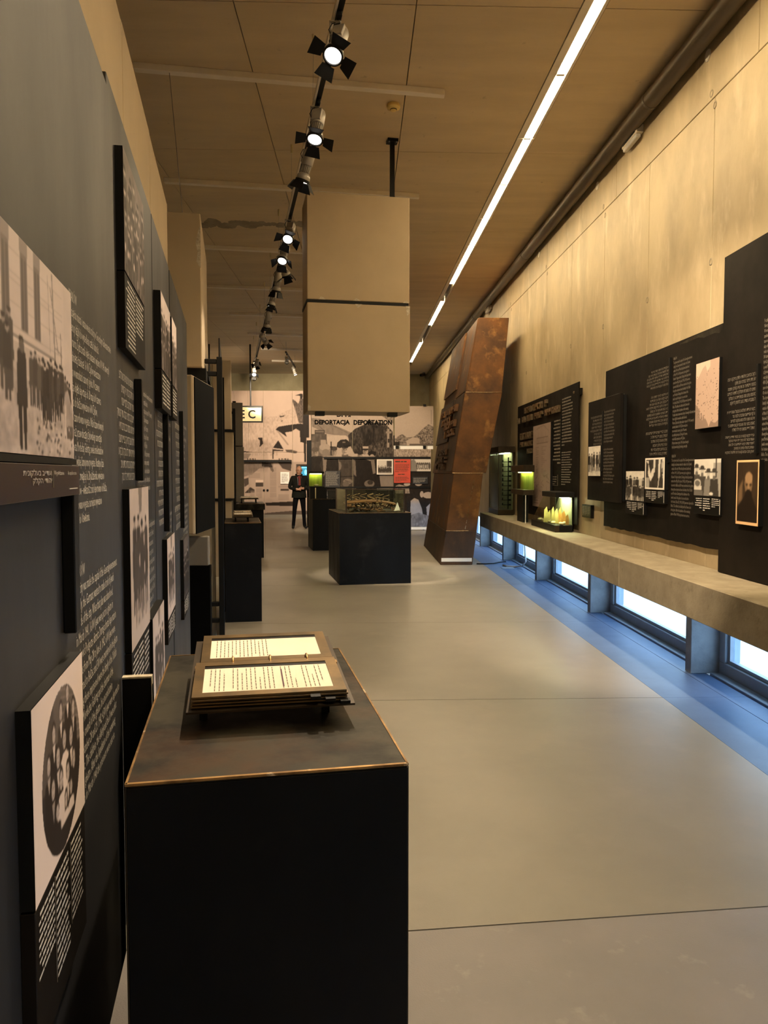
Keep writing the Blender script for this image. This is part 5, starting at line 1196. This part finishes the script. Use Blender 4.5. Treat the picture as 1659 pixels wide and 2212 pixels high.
# station sign on its rod
sg = Thing('station_sign', 'cream station sign in a black frame ending in EC, hung from the ceiling', 'sign', o=(-3.4, 22.0, 3.2))
X0, X1, Z0, Z1 = -4.62, -2.78, 2.975, 3.445
sg.part('panel', G().box(X0 + .02, X1 - .02, 22.0, 22.06, Z0 + .02, Z1 - .02), 'sign_cream')
for b in ((X0, X1, Z0, Z0 + .035), (X0, X1, Z1 - .035, Z1), (X0, X0 + .03, Z0 + .035, Z1 - .035), (X1 - .03, X1, Z0 + .035, Z1 - .035)): sg.part('frame_bar', G().box(b[0], b[1], 21.975, 22.085, b[2], b[3]), 'black_paint')
g = G(); text_fit(g, ['B E Ł Ż E C'], (-4.45, 21.996, 3.085), EX, EZ, 1.47, .325, bold=.022, res=3); sg.part('sign_letters', g, 'black_gloss')
sg.part('hanger_rod', G().tube([(-3.12, 22.03, Z1), (-3.12, 22.03, ceil_z(22))], .022, 8), 'black_paint'); sg.part('hanger_rod', G().tube([(-4.28, 22.03, Z1), (-4.28, 22.03, ceil_z(22))], .022, 8), 'black_paint')
# dark column and a small screen by the standing man
solo('dark_column', G().box(-1.50, -1.36, 21.6, 21.9, 0, 2.45), 'black_paint', 'dark upright column at the left end of the deportation photo wall', 'column', o=(-1.43, 21.7, 0), bevel=.004)
mn = Thing('wall_screen', 'small glowing blue screen behind the standing man', 'screen', o=(-1.6, 23.0, 1.4))
X0, X1, Z0, Z1 = -1.76, -1.58, 1.46, 1.73
mn.part('casing', G().box(X0 - .03, X1 + .03, 23.0, 23.06, Z0 - .03, Z1 + .03), 'black_paint'); mn.part('display', G().box(X0, X1, 22.994, 23.0, Z0, Z1), 'screen_blue')
mn.part('picture', G().prism([(X1 - .05 + .045 * math.cos(t * .7), 22.992, Z0 + .10 + .085 * math.sin(t * .7)) for t in range(9)], (0, .002, 0)).box(X0, X1, 22.991, 22.994, Z1 - .05, Z1 - .02), 'screen_pale')
mn.part('stand', G().box(-1.70, -1.64, 23.02, 23.05, 0, Z0 - .03), 'black_paint')

# ================================================================== THE STANDING MAN
def person(label, loc, rz):
    J = {'pel': (0, 0, .93, .135, .11), 'hipL': (.09, 0, .90, .095, .09), 'kneL': (.13, .02, .50, .062, .062), 'ankL': (.16, -.01, .10, .045, .045),
         'hipR': (-.09, 0, .90, .095, .09), 'kneR': (-.12, .02, .50, .062, .062), 'ankR': (-.145, -.01, .10, .045, .045),
         'toeL': (.19, .15, .045, .042, .035), 'toeR': (-.17, .15, .045, .042, .035), 'heeL': (.158, -.05, .045, .04, .035), 'heeR': (-.143, -.05, .045, .04, .035),
         'wai': (0, .01, 1.07, .155, .115), 'che': (0, 0, 1.28, .175, .125), 'nec0': (0, -.005, 1.44, .085, .075), 'nec1': (0, .015, 1.50, .055, .055), 'hd': (0, .03, 1.56, .05, .05),
         'shL': (.185, 0, 1.40, .072, .07), 'elL': (.265, .00, 1.13, .055, .055), 'wrL': (.09, .20, 1.09, .036, .034), 'plL': (.035, .22, 1.085, .034, .022),
         'shR': (-.185, 0, 1.40, .072, .07), 'elR': (-.27, .00, 1.13, .055, .055), 'wrR': (-.10, .19, 1.11, .036, .034), 'plR': (-.045, .22, 1.115, .034, .022)}
    E = [('pel', 'hipL'), ('hipL', 'kneL'), ('kneL', 'ankL'), ('ankL', 'toeL'), ('ankL', 'heeL'), ('pel', 'hipR'), ('hipR', 'kneR'), ('kneR', 'ankR'), ('ankR', 'toeR'), ('ankR', 'heeR'),
         ('pel', 'wai'), ('wai', 'che'), ('che', 'nec0'), ('nec0', 'nec1'), ('nec1', 'hd'), ('che', 'shL'), ('shL', 'elL'), ('elL', 'wrL'), ('wrL', 'plL'), ('che', 'shR'), ('shR', 'elR'), ('elR', 'wrR'), ('wrR', 'plR')]
    for sd, sx in (('L', -1), ('R', 1)):
        px, py, pz = J['pl' + sd][:3]
        for i, (dy, dz, L) in enumerate(((.012, .026, .040), (.016, .010, .046), (.014, -.008, .044), (.008, -.024, .036))):
            a, b = 'f%s%da' % (sd, i), 'f%s%db' % (sd, i)
            J[a] = (px + sx * (.02 + L * .5), py + dy, pz + dz, .010, .009); J[b] = (px + sx * (.02 + L), py + dy - .016, pz + dz - .004, .008, .008)
            E += [('pl' + sd, a), (a, b)]
        J['t' + sd] = (px + sx * .012, py - .012, pz + .040, .010, .010); J['u' + sd] = (px + sx * .032, py - .004, pz + .052, .008, .008); E += [('pl' + sd, 't' + sd), ('t' + sd, 'u' + sd)]
    keys = list(J); me = bpy.data.meshes.new('person_body'); me.from_pydata([J[k][:3] for k in keys], [(keys.index(a), keys.index(b)) for a, b in E], [])
    ob = bpy.data.objects.new('person_skeleton', me); COL.objects.link(ob)
    sk = ob.modifiers.new('skin', 'SKIN'); sk.use_smooth_shade = True
    for i, k in enumerate(keys): me.skin_vertices[0].data[i].radius = J[k][3:5]; me.skin_vertices[0].data[i].use_root = (k == 'pel')
    ss = ob.modifiers.new('sub', 'SUBSURF'); ss.levels = 2; ss.render_levels = 2
    dg = bpy.context.evaluated_depsgraph_get(); body = bpy.data.meshes.new_from_object(ob.evaluated_get(dg)); bpy.data.objects.remove(ob)
    bm = bmesh.new(); bm.from_mesh(body)
    # head: egg with brow, nose, chin and ears, sunk onto the neck
    hv = bmesh.ops.create_uvsphere(bm, u_segments=24, v_segments=18, radius=1.0)['verts']; hs = set(hv)
    for v in hv:
        x, y, z = v.co; k = 1 - .22 * max(0, -z) ** 1.5
        nx, ny, nz = x * .078 * k, y * .098 * (1 - .10 * max(0, -z)), z * .118
        if y > .5:
            ny += .022 * math.exp(-((x / .16) ** 2 + ((z + .12) / .22) ** 2)) + .008 * math.exp(-((x / .3) ** 2 + ((z + .85) / .2) ** 2)) - .010 * (math.exp(-(((x - .38) / .16) ** 2 + ((z - .05) / .12) ** 2)) + math.exp(-(((x + .38) / .16) ** 2 + ((z - .05) / .12) ** 2)))
            ny -= .005 * math.exp(-((x / .35) ** 2 + ((z + .45) / .06) ** 2))
        nx += math.copysign(.016, x) * math.exp(-((y / .16) ** 2 + (z / .22) ** 2)) if abs(x) > .7 else 0
        v.co = (nx, ny + .035, nz + 1.605)
    bm.to_mesh(body); bm.free()
    for m in ('jacket', 'trousers', 'skin', 'black_paint'): body.materials.append(MATS[m])
    for p in body.polygons:
        c = p.center; p.use_smooth = True
        hand = c.z > 1.0 and c.z < 1.2 and c.y > .165 and abs(c.x) < .11
        p.material_index = 2 if (c.z > 1.475 or hand) else (3 if c.z < .105 else (1 if c.z < .98 else 0))
    root = bpy.data.objects.new('person', body); COL.objects.link(root); root.location = loc; root.rotation_euler = (0, 0, rz)
    tag(root, label, 'person')
    def child(name, g, mat, smooth=True):
        o = bpy.data.objects.new(name, g.mesh(name, mat, smooth=smooth)); COL.objects.link(o); o.parent = root; return o
    # hair band, glasses, jacket hem and collar, shirt front, bag strap
    h = G(); vs = []; 
    for i in range(9):
        for j in range(20):
            a = math.pi * (1.06 + .88 * j / 19) if True else 0; t = -.35 + 1.0 * i / 8
            r = math.sqrt(max(0, 1 - t * t)); vs.append((.082 * r * math.cos(a), .035 + .103 * r * math.sin(a), 1.607 + .122 * t))
    h.add(vs, [(i * 20 + j, i * 20 + j + 1, (i + 1) * 20 + j + 1, (i + 1) * 20 + j) for i in range(8) for j in range(19)]); child('hair', h, 'hair_grey')
    child('glasses', G().tube([(-.075, .06, 1.612), (-.055, .125, 1.612), (-.02, .138, 1.612), (0, .142, 1.616), (.02, .138, 1.612), (.055, .125, 1.612), (.075, .06, 1.612)], .004, 6), 'black_paint')
    child('eyes', G().blob((.030, .118, 1.612), (.010, .006, .006)).blob((-.030, .118, 1.612), (.010, .006, .006)), 'ink')
    hem = []; 
    def ring(z, rx, ry, cy, n=22): return [(rx * math.cos(2 * math.pi * k / n), cy + ry * math.sin(2 * math.pi * k / n), z) for k in range(n)]
    rows = [ring(.86, .205, .165, .0), ring(.95, .20, .16, .0), ring(1.05, .185, .145, .005), ring(1.20, .19, .145, .0), ring(1.34, .20, .135, -.005), ring(1.43, .14, .10, -.008), ring(1.485, .085, .085, .0)]
    jk = G(); n = 22; jk.add([p for r in rows for p in r], [(i * n + j, i * n + (j + 1) % n, (i + 1) * n + (j + 1) % n, (i + 1) * n + j) for i in range(len(rows) - 1) for j in range(n) if not (i >= 2 and j in (5,))])
    child('jacket', jk, 'jacket')
    child('shirt', G().prism([(-.035, .135, 1.20), (.035, .135, 1.20), (.055, .10, 1.42), (.03, .08, 1.46), (-.03, .08, 1.46), (-.055, .10, 1.42)], (0, -.02, 0)), 'shirt_red', False)
    child('collar', G().tube([(-.07, .05, 1.44), (-.085, -.02, 1.49), (0, -.085, 1.50), (.085, -.02, 1.49), (.07, .05, 1.44)], .022, 8), 'jacket')
    child('lanyard', G().tube([(.06, .02, 1.475), (.055, .13, 1.38), (.05, .165, 1.2)], .006, 6), 'alu')
    return root
person('man in a dark jacket and red shirt standing with folded hands at the far end', (-1.665, 20.9, 0), math.radians(180 + 12))

# ================================================================== TRACK LIGHTS
def track_z(u): return 4.2 + .004 * u
tk = Thing('light_track', 'thin black and silver lighting track hung below the ceiling', 'light track', o=(.6, 10, 4.2), frame='L')
def tv(u): return .632 - .006 * (u - 4.4)
u0, u1 = 1.5, 21.3
tk.part('track_rail', G().hexa([(tv(u0) - .018, u0, track_z(u0)), (tv(u0) + .018, u0, track_z(u0)), (tv(u1) + .018, u1, track_z(u1)), (tv(u1) - .018, u1, track_z(u1)),
        (tv(u0) - .018, u0, track_z(u0) + .032), (tv(u0) + .018, u0, track_z(u0) + .032), (tv(u1) + .018, u1, track_z(u1) + .032), (tv(u1) - .018, u1, track_z(u1) + .032)]), 'black_paint')
tk.part('silver_edge', G().hexa([(tv(u0) - .032, u0, track_z(u0) - .001), (tv(u0) - .018, u0, track_z(u0) - .001), (tv(u1) - .018, u1, track_z(u1) - .001), (tv(u1) - .032, u1, track_z(u1) - .001),
        (tv(u0) - .032, u0, track_z(u0) + .034), (tv(u0) - .018, u0, track_z(u0) + .034), (tv(u1) - .018, u1, track_z(u1) + .034), (tv(u1) - .032, u1, track_z(u1) + .034)]), 'bar_white')
for k in range(9):
    u = 3.95 + 2.10 * k; v = tv(u) + .01; y = WL(v, u, 0)[1]
    tk.part('ceiling_stub', G().tube([(v, u, ceil_z(y) - .085), (v, u, ceil_z(y))], .012, 10), 'sign_cream')
    tk.part('hanger_wire', G().tube([(v - .01, u, track_z(u) + .03), (v, u, ceil_z(y) - .08)], .0012, 5), 'alu')
# meshes shared by all spotlights; the head looks down its own -z axis
gh = G()
ring_pts = lambda r, z, n=20: [(r * math.cos(2 * math.pi * k / n) * 1.0, r * math.sin(2 * math.pi * k / n) * .86, z) for k in range(n)]
SPM = {}
SPM['housing'] = G().lathe([(.030, .185), (.050, .172), (.057, .15), (.058, .02), (.050, .012)], n=22).mesh('housing', 'spot_grey', smooth=True)
SPM['rear_plate'] = G().box(-.045, .045, .030, .062, .03, .16).mesh('rear_plate', 'spot_grey', bevel=.008, seg=2)
SPM['neck'] = G().lathe([(.040, .012), (.040, -.065)], n=20).mesh('neck', 'spot_rib')
gr = G()
for k in range(16):
    a = 2 * math.pi * k / 16; M = Matrix.Rotation(a, 4, 'Z'); q = G().box(.038, .049, -.003, .003, -.055, .008); gr.add([M @ Vector(p) for p in q.v], q.f)
SPM['cooling_ribs'] = gr.mesh('cooling_ribs', 'spot_grey')
SPM['head_cone'] = G().lathe([(.046, -.062), (.066, -.088), (.070, -.10), (.070, -.135), (.066, -.138)], n=26).mesh('head_cone', 'spot_grey', smooth=True)
SPM['front_ring'] = G().lathe([(.072, -.128), (.076, -.132), (.076, -.155), (.064, -.157), (.062, -.146)], n=28).mesh('front_ring', 'black_paint')
SPM['lens'] = G().lathe([(.061, -.1455), (.060, -.148), (.02, -.150)], n=24).mesh('lens', 'lens_light')
SPM['barn_door'] = G().prism([(-.048, 0, 0), (.048, 0, 0), (.072, 0, -.095), (-.072, 0, -.095)], (0, .002, 0)).mesh('barn_door', 'black_paint')
SPM['door_hinge'] = G().tube([(-.02, 0, .004), (.02, 0, .004)], .005, 8).mesh('door_hinge', 'black_paint')
SPM['adapter'] = G().box(-.017, .017, -.065, .065, -.04, 0).mesh('adapter', 'black_paint', bevel=.004)
SPM['arm'] = G().box(-.004, .004, -.015, .015, -.185, -.03).mesh('arm', 'spot_grey', bevel=.002)
SPM['knob'] = G().lathe([(.014, -.012), (.014, .012)], n=12, M=Matrix.Rotation(math.radians(90), 4, 'Y')).mesh('knob', 'black_paint')
SPM['power_lead'] = G().tube([(0, .02, -.03), (-.05, .01, -.06), (-.075, 0, -.11), (-.06, -.01, -.15), (-.02, -.01, -.16)], .0035, 6).mesh('power_lead', 'black_paint', smooth=True)
def spotlight(label, u, target, watts, doors=(35, 35, 35, 35), roll=0, size=44, frame='L', pos=None, light=True, blend=.5):
    if pos is None: P = (tv(u), u, track_z(u))
    else: P = pos
    t = Thing('track_spotlight', label, 'spotlight', o=P, frame=frame, group='track spotlights')
    t.root.scale = (.8, .8, .8)
    t.inst('adapter', SPM['adapter'], P); t.inst('power_lead', SPM['power_lead'], P)
    piv = Vector((P[0] + .0, P[1], P[2] - .175)); d = (Vector(target) - piv).normalized()
    az = math.atan2(d.y, d.x)
    # head frame: -z along d
    zax = -d; xax = Vector((math.sin(az), -math.cos(az), 0)); yax = zax.cross(xax); Mh = Matrix((xax, yax, zax)).transposed().to_4x4()
    t.inst('arm', SPM['arm'], (P[0] + .066 * xax.x, P[1] + .066 * xax.y, P[2]), M=Matrix.Rotation(az - math.pi / 2, 4, 'Z'))
    t.inst('arm_bridge', G().box(-.068, .012, -.012, .012, -.045, -.038).mesh('arm_bridge', 'spot_grey'), (P[0], P[1], P[2]), M=Matrix.Rotation(az + math.pi / 2, 4, 'Z'))
    h = t.inst('housing', SPM['housing'], piv, M=Mh @ Matrix.Translation((0, 0, -.06)))
    for nm in ('rear_plate', 'neck', 'cooling_ribs', 'head_cone', 'lens'):
        o = bpy.data.objects.new(nm, SPM[nm]); COL.objects.link(o); o.parent = h
    t.inst('knob', SPM['knob'], piv + xax * .062, M=Mh)
    rg = t.inst('front_ring', SPM['front_ring'], piv, M=Mh @ Matrix.Translation((0, 0, -.06)) @ Matrix.Rotation(roll, 4, 'Z'))
    for k, op in enumerate(doors):
        if op is None: continue
        o = bpy.data.objects.new('barn_door', SPM['barn_door']); COL.objects.link(o); o.parent = rg
        o.matrix_local = Matrix.Rotation(k * math.pi / 2, 4, 'Z') @ Matrix.Translation((0, .078, -.155)) @ Matrix.Rotation(math.radians(op), 4, 'X')
        q = bpy.data.objects.new('door_hinge', SPM['door_hinge']); COL.objects.link(q); q.parent = rg; q.matrix_local = Matrix.Rotation(k * math.pi / 2, 4, 'Z') @ Matrix.Translation((0, .077, -.155))
    if light:
        L = bpy.data.lights.new('beam', 'SPOT'); L.energy = watts * SPOT_POWER; L.spot_size = math.radians(size); L.spot_blend = blend; L.shadow_soft_size = .035; L.color = (1.0, .80, .56)
        lo = bpy.data.objects.new('beam', L); COL.objects.link(lo); lo.parent = t.root
        q = piv - Vector(P) + d * .23
        lo.matrix_local = Matrix.Translation(q) @ Mh
    return t
SPOTS = [
 ('track spotlight lighting the right wall panels, above the camera', 2.95, (3.44, 5.75, 1.35), 650, (60, 60, 60, 60), .5, 52),
 ('track spotlight lighting the oval portrait, above the camera', 2.7, (-.3, 1.15, 1.0), 70, (60, 60, 60, 60), .5, 34),
 ('track spotlight lighting the open book, just above the picture', 3.55, (.07, 1.74, 1.05), 300, (60, 60, 60, 60), .5, 24),
 ('nearest track spotlight, hanging at the top of the picture', 4.60, (-.32, 2.9, 1.2), 110, (75, 70, 45, 80), .75, 46),
 ('second track spotlight with four spread doors around a bright lens', 5.68, (-.10, 4.3, .5), 90, (70, 75, 55, 75), .45, 50),
 ('third track spotlight pointing down to the left with closed doors', 6.40, (-.20, 7.1, 1.2), 80, (22, 30, 35, 30), .3, 50),
 ('fourth track spotlight, alone below the spalled ceiling patch', 8.25, (-.32, 5.6, .8), 150, (60, 55, 45, 60), .5, 40),
 ('fifth track spotlight, first of the tight cluster', 9.05, (-.32, 7.0, .9), 90, (40, 50, 40, 40), .2, 40),
 ('sixth track spotlight turned to the right with one door spread', 9.55, (1.9, 10.9, 1.0), 520, (30, 70, 30, 20), .6, 34),
 ('seventh track spotlight, dark head in the middle of the cluster', 10.35, (.2, 11.0, 1.0), 50, (15, 20, 15, 20), .3, 40),
 ('eighth track spotlight, last of the tight cluster', 11.3, (-.1, 11.5, 1.3), 60, (40, 45, 30, 40), .4, 40),
 ('ninth track spotlight with a closed black hood', 13.0, (.2, 14.4, 1.0), 60, (12, 12, 12, 12), .2, 40),
 ('tenth track spotlight angled to the right', 15.0, (3.0, 19.4, 1.9), 1050, (60, 70, 30, 40), .7, 50),
 ('eleventh track spotlight near the end of the track', 18.3, (.3, 26.4, 2.6), 620, (40, 40, 40, 40), .3, 55),
 ('last track spotlight above the station sign with a bright lens', 20.0, (.2, 17.0, 1.6), 40, (40, 40, 40, 40), .1, 50),
 ('lone grey spotlight beyond the end of the near track', 21.1, (1.7, 26.4, 2.4), 500, (None, None, None, None), .1, 60)]
for (lab, u, tg, w, drs, rl_, sz) in SPOTS: spotlight(lab, u, tg, w, drs, rl_, sz)
t2 = Thing('light_track', 'short second lighting track far back beside the big hung blocks', 'light track', o=(-2.05, 22.5, ceil_z(22.5) - .2))
t2.part('track_rail', G().box(-2.07, -2.03, 21.4, 24.5, 4.86, 4.895), 'black_paint')
for y in (21.5, 24.3): t2.part('hanger_wire', G().tube([(-2.05, y, 4.89), (-2.05, y, ceil_z(y))], .004, 6), 'alu')
spotlight('upper of the two grey spotlights on the short far track', 0, (-2.6, 26.5, 2.6), 480, (None,) * 4, 0, 60, frame='R', pos=(-2.05, 21.7, 4.86))
spotlight('lower of the two grey spotlights on the short far track', 0, (-.3, 23.4, 0), 60, (None,) * 4, 0, 60, frame='R', pos=(-2.05, 23.9, 4.86))
